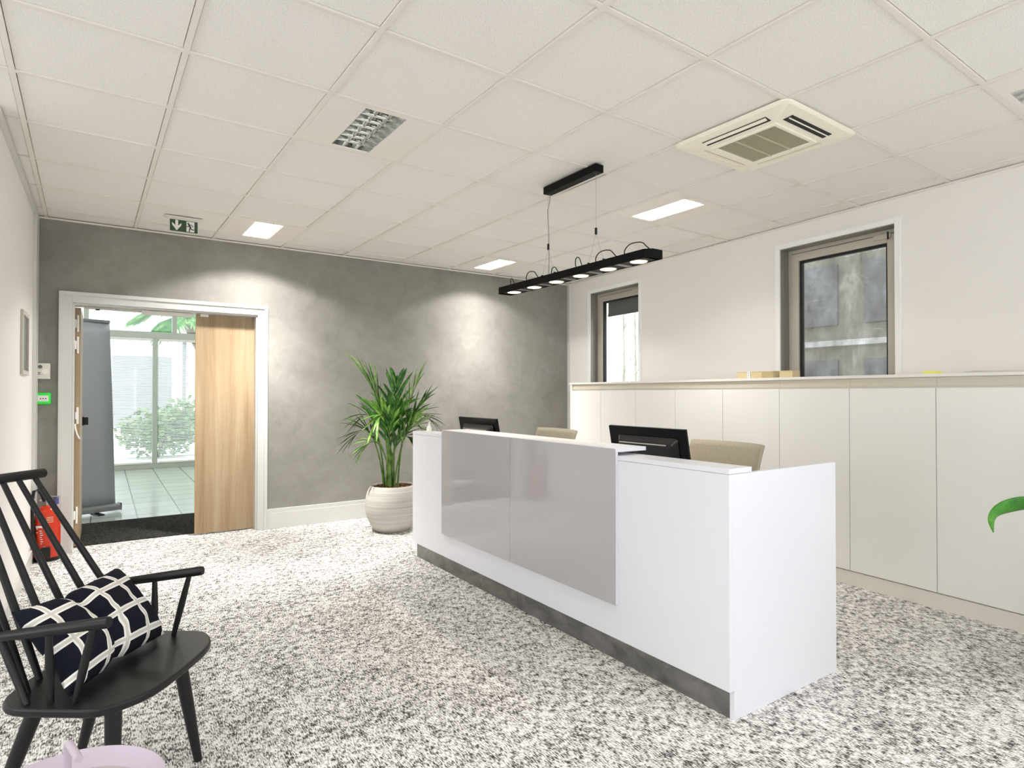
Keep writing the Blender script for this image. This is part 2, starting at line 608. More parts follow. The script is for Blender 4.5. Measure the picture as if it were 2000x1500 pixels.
# ------------------------------------------------------------------ setting
def build_shell():
    # carpet
    mb = MB()
    mb.box(-4.3, 5.6, -4.3, GY + 0.185, -0.05, 0.0)
    struct(mb.build('floor', M['carpet'], smooth=False), 'black and cream flecked loop pile carpet', 'floor')
    # grey wall with the doorway
    mb = MB()
    wall_grid(mb, -0.62, 5.4, 0, 2.9, 0.0, 0.19, [(-0.212, 1.195, 0, 2.022)])
    o = mb.build('wall_back', M['plaster'], smooth=False)
    o.location = (0, GY, 0)
    o.rotation_euler = (0, 0, GR)
    struct(o, 'grey trowelled plaster wall behind the palm and the reception desk', 'wall')
    # right wall with two window openings (local x = distance from the corner)
    mb = MB()
    wall_grid(mb, -0.3, 10.6, 0, 2.9, 0.0, 0.30, [(0.475, 1.338, 1.30, 2.505), (3.089, 4.017, 1.30, 2.505),
                                                   (6.0, 9.6, 0.4, 2.45)])
    o = mb.build('wall_right', M['paint'], smooth=False)
    o.location = (*CORNER, 0)
    o.rotation_euler = (0, 0, WR)
    struct(o, 'white painted wall above the long row of cabinets', 'wall')
    # left wall and its return
    mb = MB()
    mb.box(-0.60, -0.45, 3.84, GY + 0.02, 0, ZC + 0.1)
    o = mb.build('wall_left', M['paint'], smooth=False)
    struct(o, 'white wall beside the grey wall and the fire extinguisher', 'wall')
    mb = MB()
    mb.box(-4.3, -0.60, 3.84, 3.99, 0, ZC + 0.1)
    struct(mb.build('wall_left_return', M['paint'], smooth=False), 'white wall running off behind the armchair', 'wall')
    # unseen sides of the room, with their windows
    mb = MB()
    wall_grid(mb, -4.3, 3.99, 0, 2.9, -0.2, 0.0, [(-3.4, -0.6, 0.5, 2.45), (0.2, 3.0, 0.5, 2.45)])
    o = mb.build('wall_far_left', M['paint'], smooth=False)
    o.location = (-4.1, 0, 0)
    o.rotation_euler = (0, 0, R(90))
    struct(o, 'white wall with windows out of view on the left', 'wall')
    mb = MB()
    wall_grid(mb, -4.3, 5.6, 0, 2.9, -0.2, 0.0, [(-3.2, -0.6, 0.6, 2.35), (1.0, 3.6, 0.6, 2.35)])
    o = mb.build('wall_rear', M['paint'], smooth=False)
    o.location = (0, -4.1, 0)
    struct(o, 'white wall with windows behind the viewer', 'wall')


LIGHT_CELLS = {}    # (s, t) cells taken by luminaires


def build_ceiling():
    """suspended ceiling: lay-in tiles in a turned T-bar grid, cells left open for luminaires"""
    taken = {(2, 1), (2, 5), (6, 5), (6, 1), (5, -1), (6, -3), (2, -3), (6, -6), (-2, -1), (-2, -5), (2, -7)}
    mb = MB()
    zt = ZC + 0.0085
    for s in range(-7, 9):
        for t in range(-11, 7):
            if (s, t) in taken:
                continue
            g = 0.0145
            x0, x1 = GX + 0.6 * s + g, GX + 0.6 * (s + 1) - g
            y0, y1 = GYO + 0.6 * t + g, GYO + 0.6 * (t + 1) - g
            mb.box(x0, x1, y0, y1, zt - 0.001, zt + 0.016)
    # backing above the tiles
    xa, xb = GX - 0.6 * 7, GX + 0.6 * 9
    ya, yb = GYO - 0.6 * 11, GYO + 0.6 * 7
    o = mb.build('ceiling', [M['tile']], smooth=False)
    o.rotation_euler = (0, 0, GRID)
    struct(o, 'white mineral fibre ceiling tiles laid in a square grid', 'ceiling')
    mb = MB()
    for s in range(-7, 10):
        x = GX + 0.6 * s
        mb.box(x - 0.0115, x + 0.0115, ya, yb, ZC - 0.0005, ZC + 0.03)
    for t in range(-11, 8):
        y = GYO + 0.6 * t
        for s in range(-7, 9):
            x = GX + 0.6 * s
            if s == 5 and t in (-1, 0):
                pass
            mb.box(x + 0.0115, x + 0.5885, y - 0.0115, y + 0.0115, ZC, ZC + 0.03)
    g = mb.build('grid_bar', [M['tbar']], parent=o, smooth=False)
    mb = MB()
    mb.box(xa, xb, ya, yb, ZC + 0.10, ZC + 0.13)
    mb.build('slab', [M['gap']], parent=o, smooth=False)


def build_trims():
    # skirting on the grey wall
    mb = MB()
    mb.box(1.275, 4.94, -0.016, 0.0, 0, 0.188)
    mb.box(1.275, 4.94, -0.020, -0.016, 0.0, 0.150)
    o = mb.build('baseboard_back', M['gloss_white'], smooth=False, bevel=0.002)
    o.location = (0, GY, 0)
    o.rotation_euler = (0, 0, GR)
    struct(o, 'tall white skirting board along the grey wall', 'skirting board')
    # skirting along the left wall
    mb = MB()
    mb.box(-0.45, -0.436, 3.84, GY - 0.005, 0, 0.10)
    o = mb.build('baseboard_left', M['gloss_white'], smooth=False, bevel=0.002)
    struct(o, 'white skirting board along the left white wall', 'skirting board')
    # corner profile and head rail of the left wall
    mb = MB()
    mb.box(-0.45, -0.428, GY - 0.20, GY - 0.001, 0.10, ZC - 0.002)
    o = mb.build('trim_1', M['gloss_white'], smooth=False, bevel=0.002)
    struct(o, 'white upright corner profile where left wall meets grey wall', 'trim')
    mb = MB()
    mb.box(-0.45, -0.424, 3.84, GY - 0.2, ZC - 0.028, ZC - 0.002)
    o = mb.build('trim_2', M['gloss_white'], smooth=False, bevel=0.002)
    struct(o, 'thin white rail where left wall meets ceiling', 'trim')
    # perimeter angle along the grey wall and the right wall
    mb = MB()
    mb.box(-0.44, 4.93, -0.02, 0.0, ZC - 0.012, ZC - 0.001)
    o = mb.build('trim_3', M['tbar'], smooth=False)
    o.location = (0, GY, 0)
    o.rotation_euler = (0, 0, GR)
    struct(o, 'white edge angle of the ceiling along the grey wall', 'trim')
    mb = MB()
    mb.box(0.0, 8.0, -0.02, 0.0, ZC - 0.012, ZC - 0.001)
    o = mb.build('trim_4', M['tbar'], smooth=False)
    o.location = (*CORNER, 0)
    o.rotation_euler = (0, 0, WR)
    struct(o, 'white edge angle of the ceiling along the window wall', 'trim')
    # corner bead of the right wall
    mb = MB()
    mb.box(0.0, 0.05, -0.012, 0.0, 0, ZC - 0.012)
    o = mb.build('trim_5', M['gloss_white'], smooth=False, bevel=0.002)
    o.location = (*CORNER, 0)
    o.rotation_euler = (0, 0, WR)
    struct(o, 'white upright bead in the corner of grey and white walls', 'trim')


def build_doorway():
    # white frame with architrave, jambs and head
    mb = MB()
    a, b, top = -0.212, 1.195, 2.022
    w = 0.088
    mb.box(a - w, a, -0.022, 0.0, 0, top + w)
    mb.box(b, b + w, -0.022, 0.0, 0, top + w)
    mb.box(a, b, -0.022, 0.0, top, top + w)
    mb.box(a - w, a - w + 0.03, -0.034, -0.022, 0, top + w)
    mb.box(b + w - 0.03, b + w, -0.034, -0.022, 0, top + w)
    mb.box(a - w + 0.03, b + w - 0.03, -0.034, -0.022, top + w - 0.03, top + w)
    mb.box(a, a + 0.012, 0.0, 0.19, 0, top)
    mb.box(b - 0.012, b, 0.0, 0.19, 0, top)
    mb.box(a + 0.012, b - 0.012, 0.0, 0.19, top - 0.012, top)
    o = mb.build('trim_6', M['gloss_white'], smooth=False, bevel=0.002)
    o.location = (0, GY, 0)
    o.rotation_euler = (0, 0, GR)
    struct(o, 'white moulded frame around the double doorway', 'door frame')
    # right leaf, closed
    r = thing('door_1', 'light oak door leaf standing closed in the white frame', 'door', (0.690, 6.150, 0.0))
    r['kind'] = 'structure'
    mb = MB()
    mb.box(0.004, 0.496, 0.0, 0.04, 0.012, 2.006)
    mb.build('leaf', M['wood'], r, smooth=False, bevel=0.0015)
    mb = MB()
    mb.box(0.0, 0.004, 0.0, 0.04, 0.012, 2.006)
    mb.build('edge_band', M['wood_edge'], r, smooth=False)
    mb = MB()
    mb.box(0.035, 0.10, -0.02, 0.0, 1.985, 2.008)
    mb.box(0.05, 0.085, -0.035, -0.02, 1.988, 2.000)
    mb.build('catch', M['white_plastic'], r, smooth=False, bevel=0.002)
    # left leaf, swung open into the hall
    r = thing('door_2', 'light oak door leaf swung open beside the banner, seen edge on', 'door', (-0.200, 6.230, 0.0))
    r['kind'] = 'structure'
    mb = MB()
    mb.box(0.002, 0.040, 0.0, 0.70, 0.012, 2.004)
    mb.build('leaf', M['wood'], r, smooth=False, bevel=0.0015)
    for z0, z1 in ((1.80, 1.94), (1.62, 1.76), (0.20, 0.34)):
        mb = MB()
        mb.box(0.014, 0.028, -0.006, 0.0, z0, z1)
        mb.cyl((0.004, -0.008, z0 + 0.035), (0.004, -0.008, z1 - 0.035), 0.008, seg=10)
        mb.build('hinge', M['white_plastic'], r, bevel=0.001)
    mb = MB()
    mb.box(0.014, 0.030, -0.005, 0.0, 1.03, 1.17)
    mb.box(0.006, 0.014, -0.012, 0.0, 1.07, 1.13)
    mb.build('strike_plate', M['white_plastic'], r, smooth=False)
    mb = MB()
    mb.tube([(0.006, -0.012, 1.03), (0.008, -0.030, 1.00), (0.020, -0.045, 0.95), (0.034, -0.035, 0.915), (0.038, -0.005, 0.905)], 0.006, 8)
    mb.build('cable_loop', M['white_plastic'], r)
    mb = MB()
    mb.box(0.040, 0.052, 0.60, 0.66, 0.99, 1.07)
    mb.box(0.052, 0.085, 0.615, 0.645, 0.995, 1.065)
    mb.build('door_handle', M['black'], r, bevel=0.003)
    # closer rail on the frame head
    r = thing('door_closer', 'slim grey door closer rail under the door frame head', 'door closer', (0.0, 6.13, 1.985))
    mb = MB()
    mb.box(0.27, 0.66, 0.0, 0.05, -0.012, 0.022)
    mb.build('body', M['off_white'], r, smooth=False, bevel=0.003)
    mb = MB()
    mb.box(-0.14, 0.27, 0.01, 0.03, 0.004, 0.020)
    mb.build('arm', M['alu'], r, smooth=False, bevel=0.002)
    mb = MB()
    mb.box(-0.06, -0.03, 0.0, 0.02, -0.004, 0.006)
    mb.build('pivot', M['black'], r, smooth=False, bevel=0.002)
    # dark entrance mat just beyond the threshold
    mb = MB()
    mb.box(-0.62, 2.0, 6.256, 7.30, -0.03, 0.006)
    tag(mb.build('entrance_mat', M['mat'], smooth=False), 'charcoal entrance mat across the doorway threshold', 'mat')


def build_hall():
    mb = MB()
    mb.box(-3.2, 5.0, 6.256, 12.3, -0.06, -0.0305)
    mb.box(-3.2, -0.62, 6.256, 12.3, -0.0305, 0.0)
    mb.box(2.0, 5.0, 6.256, 12.3, -0.0305, 0.0)
    mb.box(-0.62, 2.0, 7.30, 12.3, -0.0305, 0.0)
    struct(mb.build('floor_hall', M['hall_tile'], smooth=False), 'pale tiled floor of the hall beyond the doorway', 'floor')
    mb = MB()
    mb.box(-3.2, -3.05, 6.256, 12.3, 0, 3.6)
    struct(mb.build('wall_hall_left', M['paint'], smooth=False), 'white side wall of the hall hidden left of the doorway', 'wall')
    mb = MB()
    mb.box(4.85, 5.0, 6.27, 12.3, 0, 3.6)
    struct(mb.build('wall_hall_right', M['paint'], smooth=False), 'white side wall of the hall hidden right of the doorway', 'wall')
    mb = MB()
    mb.box(-3.2, 5.0, 6.27, 12.3, 3.5, 3.6)
    struct(mb.build('ceiling_hall', M['paint'], smooth=False), 'plain white ceiling of the hall', 'ceiling')
    # glazed screen at the far side of the hall
    r = thing('window_3', 'glazed screen with white blinds at the far side of the hall', 'window', (0, 12.1, 0))
    r['kind'] = 'structure'
    mb = MB()
    mb.box(-3.05, 4.85, -0.04, 0.06, 0.0, 0.09)
    mb.box(-3.05, 4.85, -0.05, 0.06, 2.235, 2.345)
    mb.box(-3.05, 4.85, -0.04, 0.06, 3.40, 3.5)
    for x in (-1.78, -0.52, 0.735, 1.99, 3.25):
        mb.box(x - 0.04, x + 0.04, -0.04, 0.06, 0.09, 2.235)
    for x in (-1.5, -0.24, 1.022, 2.28, 3.54):
        mb.box(x - 0.035, x + 0.035, -0.04, 0.06, 2.345, 3.40)
    mb.build('frame', M['hall_frame'], r, smooth=False, bevel=0.003)
    mb = MB()
    mb.box(-3.05, 4.85, 0.005, 0.011, 0.09, 2.235)
    mb.build('pane', M['glass'], r, smooth=False)
    mb = MB()
    mb.box(-3.05, 4.85, 0.005, 0.011, 2.345, 3.40)
    mb.build('pane', M['glass'], r, smooth=False)
    # venetian blinds, hung in front of the lower panes
    labels = ['white venetian blind in the far window beside the banner',
              'white venetian blind in the far window next to the oak door leaf']
    for (x0, x1), lab in zip(((-0.47, 0.685), (0.785, 1.94)), labels):
        b = thing('venetian_blind', lab, 'blind', (0, 12.055, 0), group='venetian blinds in the hall')
        mb = MB()
        n = 78
        for i in range(n):
            z = 0.13 + i * (2.05 / n)
            mb.obox(((x0 + x1) / 2, 0, z), (1, 0, 0), (0, 1, 0.42), (0, -0.42, 1), (x1 - x0) / 2, 0.0105, 0.0007)
        mb.build('slats', M['blind'], b, smooth=False)
        mb = MB()
        mb.box(x0, x1, -0.02, 0.02, 2.19, 2.225)
        mb.build('head_rail', M['off_white'], b, smooth=False, bevel=0.002)
        mb = MB()
        mb.box(x0, x1, -0.013, 0.013, 0.098, 0.115)
        mb.build('bottom_rail', M['off_white'], b, smooth=False, bevel=0.002)
        mb = MB()
        for f in (0.12, 0.5, 0.88):
            x = x0 + (x1 - x0) * f
            mb.cyl((x, -0.013, 0.11), (x, -0.013, 2.19), 0.0012, seg=6)
        mb.build('ladder_cord', M['off_white'], b)
    # roll-up banner, seen from the back
    r = thing('rollup_banner', 'grey roll-up banner standing in the hall behind the open door leaf', 'banner', (0.135, 7.895, 0.0), R(19))
    W = 0.85
    mb = MB()
    rows = []
    for k in range(15):
        z = 0.085 + (2.05 - 0.085) * k / 14
        row = []
        for i in range(9):
            f = i / 8
            bow = 0.012 * math.sin(PI * f) * math.sin(PI * min(1, k / 14 * 1.1)) + 0.006 * math.sin(f * 7 + k * 0.5)
            x = -W + W * f * 1.0 - 0.068 * (k / 14) - 0.02
            row.append((x, 0.0 + bow, z))
        rows.append(row)
    mb.strip(rows)
    o = mb.build('cloth', M['banner_grey'], r)
    sm = o.modifiers.new('thick', 'SOLIDIFY')
    sm.thickness = 0.0012
    mb = MB()
    mb.box(-W - 0.088, -0.088, -0.012, 0.016, 2.045, 2.075)
    mb.build('top_rail', M['banner_metal'], r, bevel=0.004)
    mb = MB()
    prof = []
    for i in range(13):
        a = PI * i / 12
        prof.append((0.05 * math.cos(a), 0.045 + 0.05 * math.sin(a)))
    prof = [(0.05, 0.022)] + prof + [(-0.05, 0.022)]
    ra = [mb.bm.verts.new((-W - 0.02, y, z)) for y, z in prof]
    rb = [mb.bm.verts.new((0.02, y, z)) for y, z in prof]
    for i in range(len(prof)):
        j = (i + 1) % len(prof)
        mb.bm.faces.new((ra[i], ra[j], rb[j], rb[i]))
    mb.bm.faces.new(ra)
    mb.bm.faces.new(list(reversed(rb)))
    mb.build('cassette', M['banner_metal'], r)
    mb = MB()
    mb.box(0.016, 0.024, -0.05, 0.05, 0.018, 0.095)
    mb.build('end_cap', M['black'], r, smooth=False, bevel=0.003)
    for x in (-0.20, -0.68):
        mb = MB()
        mb.box(x - 0.03, x + 0.03, -0.14, 0.12, 0.0, 0.012)
        mb.box(x - 0.015, x + 0.015, -0.04, 0.04, 0.012, 0.024)
        mb.build('foot', M['black'], r, smooth=False, bevel=0.003)


def cluster(mb, c, rad, n, size, rnd, flat=1.0):
    for _ in range(n):
        th, u = rnd.random() * 2 * PI, rnd.uniform(-1, 1)
        rr = rnd.random() ** 0.4
        s = math.sqrt(1 - u * u)
        p = Vector((c[0] + rad[0] * rr * s * math.cos(th), c[1] + rad[1] * rr * s * math.sin(th), c[2] + rad[2] * rr * u))
        d = Vector((rnd.uniform(-1, 1), rnd.uniform(-1, 1), rnd.uniform(-0.6, 1))).normalized()
        q = d.orthogonal().normalized() * size * 0.35
        tip = p + d * size
        mid = p + d * size * 0.5
        a, b = mid + q, mid - q
        v = [mb.bm.verts.new(x) for x in (p, a, tip, b)]
        mb.bm.faces.new(v)


def build_outside():
    rnd = random.Random(5)
    mb = MB()
    mb.box(-12, 30, 12.3, 40, -0.2, -0.02)
    mb.box(5.6, 40, -12, 12.3, -0.2, -0.02)
    struct(mb.build('ground_outside', M['pave'], smooth=False), 'pale paved courtyard outside the windows', 'ground')
    # courtyard building seen over the blinds
    r = thing('courtyard_building', 'white office block across the courtyard seen through the far window', 'building', (0, 21, 0))
    mb = MB()
    mb.box(-10, 12, 0, 4, -0.02, 9)
    mb.build('wall', M['facade'], r, smooth=False)
    mb = MB()
    mb.box(-10, 12, -0.25, 0.0, 2.95, 3.15)
    mb.build('ledge', M['facade'], r, smooth=False, bevel=0.01)
    for i in range(9):
        x = -6 + i * 1.5
        f = MB()
        f.box(x, x + 1.1, -0.05, 0.0, 3.6, 5.6)
        f.build('window', M['facade_grey'], r, smooth=False, bevel=0.01)
    for i in range(5):
        x = -5 + i * 2.6
        f = MB()
        f.box(x, x + 1.5, -0.05, 0.0, 0.3, 2.4)
        f.build('window', M['facade_grey'], r, smooth=False, bevel=0.01)
    # sloping white canopy in front of it
    r = thing('courtyard_canopy', 'white sloping canopy edge outside above the blinds', 'canopy', (0, 18.3, 0))
    mb = MB()
    mb.obox((0.2, 0, 3.25), (1, 0, -0.22), (0, 1, 0), (0.22, 0, 1), 2.6, 0.5, 0.06)
    mb.build('roof', M['facade'], r, smooth=False)
    for x in (-1.6, 1.8):
        mb = MB()
        mb.cyl((x, 0.2, -0.02), (x, 0.2, 3.25 - 0.22 * (x - 0.2)), 0.05, seg=12)
        mb.build('post', M['facade_grey'], r)
    # shrub
    r = thing('shrub', 'low green shrub in the courtyard behind the blinds', 'shrub', (0.95, 14.4, -0.02))
    mb = MB()
    cluster(mb, (0, 0, 0.50), (0.75, 0.45, 0.5), 900, 0.13, rnd)
    cluster(mb, (0.45, 0.1, 0.75), (0.45, 0.4, 0.45), 500, 0.13, rnd)
    mb.build('foliage', M['shrub'], r, smooth=False, normals=False)
    mb = MB()
    for _ in range(7):
        a = rnd.uniform(0, 2 * PI)
        mb.tube([(0, 0, 0), (0.1 * math.cos(a), 0.1 * math.sin(a), 0.3), (0.35 * math.cos(a), 0.25 * math.sin(a), 0.7)], 0.01, 6)
    mb.build('stem', M['bark'], r)
    # fan palm whose fronds hang into the top of the window
    r = thing('fan_palm', 'green fan palm in the courtyard showing above the blinds', 'palm tree', (1.45, 15.4, -0.02))
    mb = MB()
    mb.tube([(0.75, 0, 0), (0.62, 0, 1.0), (0.42, 0.02, 2.2), (0.05, 0, 3.05)], [0.13, 0.11, 0.10, 0.12], 14)
    mb.build('trunk', M['bark'], r)
    for k, (ax, ay, az, spread) in enumerate([(-0.9, -0.5, 2.95, 0.62), (-0.35, -0.6, 2.62, 0.62), (0.35, -0.5, 2.75, 0.6), (-0.7, 0.2, 3.35, 0.6),
                                              (0.7, -0.1, 3.3, 0.6), (0.1, -0.3, 3.6, 0.6), (0.5, 0.5, 3.1, 0.6)]):
        mb = MB()
        hub = Vector((ax * 0.55, ay * 0.55, 3.05 + (az - 3.05) * 0.45 + 0.12))
        mb.tube([(0.05, 0, 3.05), ((ax * 0.3), ay * 0.3, 3.05 + (az - 3.05) * 0.2 + 0.12), hub], 0.012, 6)
        out = (Vector((ax, ay, az)) - hub).normalized()
        side = out.cross(Vector((0, 0.3, 1))).normalized()
        for i in range(19):
            a = R(-80 + 160 * i / 18)
            d = (out * math.cos(a) + side * math.sin(a) + Vector((0, 0, -0.12))).normalized()
            ln = 1.25 * spread * (0.75 + 0.25 * math.cos(a)) * rnd.uniform(0.9, 1.08)
            w = d.cross(Vector((0, 1, 0.2))).normalized() * 0.036
            p1, p2 = hub + d * ln * 0.55, hub + d * ln + Vector((0, 0, -0.05))
            mb.face([hub, p1 + w, p2, p1 - w])
        mb.build('frond', M['fan'], r, smooth=False, normals=False)
    # outside the right hand windows: pale neighbour and bare saplings
    r = thing('neighbour_building', 'grey stone office block seen dimly through the dusty window', 'building', (13.0, 3.2, 0))
    mb = MB()
    mb.box(0, 6, -6, 5.2, -0.02, 4.4)
    mb.box(0.8, 6, -6, 5.2, 4.4, 7.5)
    mb.build('wall', M['facade_warm'], r, smooth=False)
    for j, z in enumerate((0.7, 2.75)):
        for i in range(6):
            y = -5.2 + i * 1.75
            f = MB()
            f.box(-0.06, 0.0, y, y + 1.2, z, z + 1.3)
            f.build('window', M['facade_grey'], r, smooth=False, bevel=0.01)
    for z in (2.3, 4.35):
        f = MB()
        f.box(-0.12, 0.0, -6, 5.2, z, z + 0.12)
        f.build('ledge', M['facade'], r, smooth=False, bevel=0.01)
    labs = ['bare thin sapling outside the small window, nearer the window frame', 'bare thin sapling outside the small window, nearer the wall',
            'bare slim sapling outside the small window, tallest of the three']
    for k, (x, y, hh) in enumerate([(9.0, 9.7, 4.2), (9.2, 9.0, 3.8), (9.6, 9.75, 4.6)]):
        r = thing('bare_tree', labs[k], 'tree', (x, y, -0.02), group='bare saplings outside the small window')
        mb = MB()
        mb.tube([(0, 0, 0), (0.02, 0.02, hh * 0.5), (0, 0.04, hh)], [0.03, 0.02, 0.006], 7)
        mb.build('trunk', M['twig'], r)
        mb = MB()
        for _ in range(80):
            z = hh * rnd.uniform(0.2, 0.97)
            a = rnd.uniform(0, 2 * PI)
            ln = rnd.uniform(0.2, 0.5) * (1.15 - z / hh)
            p = Vector((0.01, 0.02, z))
            q = p + Vector((math.cos(a) * ln * 0.6, math.sin(a) * ln * 0.6, ln * 1.1))
            mb.tube([p, (p + q) / 2 + Vector((0, 0, -0.03)), q], [0.006, 0.004, 0.002], 4, caps=False)
            for _ in range(3):
                b = rnd.uniform(0, 2 * PI)
                s = p.lerp(q, rnd.uniform(0.3, 0.9))
                e = s + Vector((math.cos(b) * 0.1, math.sin(b) * 0.1, 0.14))
                mb.tube([s, e], [0.003, 0.0015], 3, caps=False)
        mb.build('branches', M['twig'], r)


def build_window(name, label, u0, u1, dusty, sub):
    """tilting aluminium window set back in the right wall"""
    r = thing(name, label, 'window', (*CORNER, 0), WR)
    r['kind'] = 'structure'
    z0, z1 = 1.30, 2.505
    mb = MB()                      # flat white architrave on the wall face
    w = 0.042
    mb.box(u0 - w, u0, -0.010, 0.0, 1.38, z1 + w)
    mb.box(u1, u1 + w, -0.010, 0.0, 1.38, z1 + w)
    mb.box(u0, u1, -0.010, 0.0, z1, z1 + w)
    mb.box(u0 - w, u0 - w + 0.008, -0.016, -0.010, 1.38, z1 + w)
    mb.box(u1 + w - 0.008, u1 + w, -0.016, -0.010, 1.38, z1 + w)
    mb.box(u0 - w, u1 + w, -0.016, -0.010, z1 + w - 0.008, z1 + w)
    mb.build('window_trim', M['trim_white'], r, smooth=False, bevel=0.0015)
    mb = MB()                      # metal lining of the reveal
    mb.box(u0, u0 + 0.006, 0.004, 0.12, z0, z1)
    mb.box(u1 - 0.006, u1, 0.004, 0.12, z0, z1)
    mb.box(u0 + 0.006, u1 - 0.006, 0.004, 0.12, z1 - 0.006, z1)
    mb.box(u0 + 0.006, u0 + 0.012, 0.05, 0.06, z0, z1)
    mb.build('channel', M['alu_dark'], r, smooth=False)
    mb = MB()
    frame_ring(mb, u0 + 0.006, u1 - 0.006, z0, z1 - 0.006, 0.030, 0.105, 0.17)
    mb.build('outer_frame', M['alu'], r, smooth=False, bevel=0.002)
    mb = MB()
    frame_ring(mb, u0 + 0.036, u1 - 0.036, z0 + 0.03, z1 - 0.036, 0.004, 0.107, 0.16)
    mb.build('seal', M['gasket'], r, smooth=False)
    mb = MB()
    frame_ring(mb, u0 + 0.042, u1 - 0.042, z0 + 0.036, z1 - 0.042, 0.062, 0.095, 0.165)
    s = mb.build('sash', M['alu'], r, smooth=False, bevel=0.002)
    mb = MB()
    frame_ring(mb, u0 + 0.104, u1 - 0.104, z0 + 0.098, z1 - 0.104, 0.018, 0.115, 0.150)
    mb.build('gasket', M['gasket'], s, smooth=False)
    mb = MB()
    mb.box(u0 + 0.104, u1 - 0.104, 0.134, 0.140, z0 + 0.098, z1 - 0.104)
    mb.build('pane', M['dusty'] if dusty else M['glass'], s, smooth=False)
    mb = MB()                      # scissor stay at the head
    mb.box(u1 - 0.20, u1 - 0.075, 0.082, 0.095, z1 - 0.075, z1 - 0.035)
    mb.build('hinge', M['alu'], r, smooth=False, bevel=0.003)
    mb = MB()
    mb.box(u1 - 0.095, u1 - 0.085, 0.076, 0.082, z1 - 0.085, z1 - 0.028)
    mb.build('stay', M['black'], r, smooth=False)
    return r


def build_windows():
    build_window('window_1', 'small white framed window at the far end above the cabinets', 0.475, 1.338, False, None)
    build_window('window_2', 'large dusty window with metal sash above the boxes', 3.089, 4.017, True, None)
    # rolled sun screen outside each window
    for nm, u0, u1, drop, lab in (('a', 0.50, 1.32, 2.27, 'grey sun screen rolled nearly up outside the small window'),
                                  ('b', 3.12, 3.99, 1.62, 'grey sun screen let half down outside the dusty window')):
        if nm == 'b':
            continue
        r = thing('sun_screen', lab, 'blind', (*CORNER, 0), WR)
        mb = MB()
        mb.box(u0, u1, 0.26, 0.262, drop, 2.50)
        mb.build('fabric', M['screen'], r, smooth=False)
        mb = MB()
        mb.box(u0, u1, 0.252, 0.272, drop - 0.035, drop)
        mb.build('bottom_bar', M['grey_dark'], r, smooth=False, bevel=0.003)


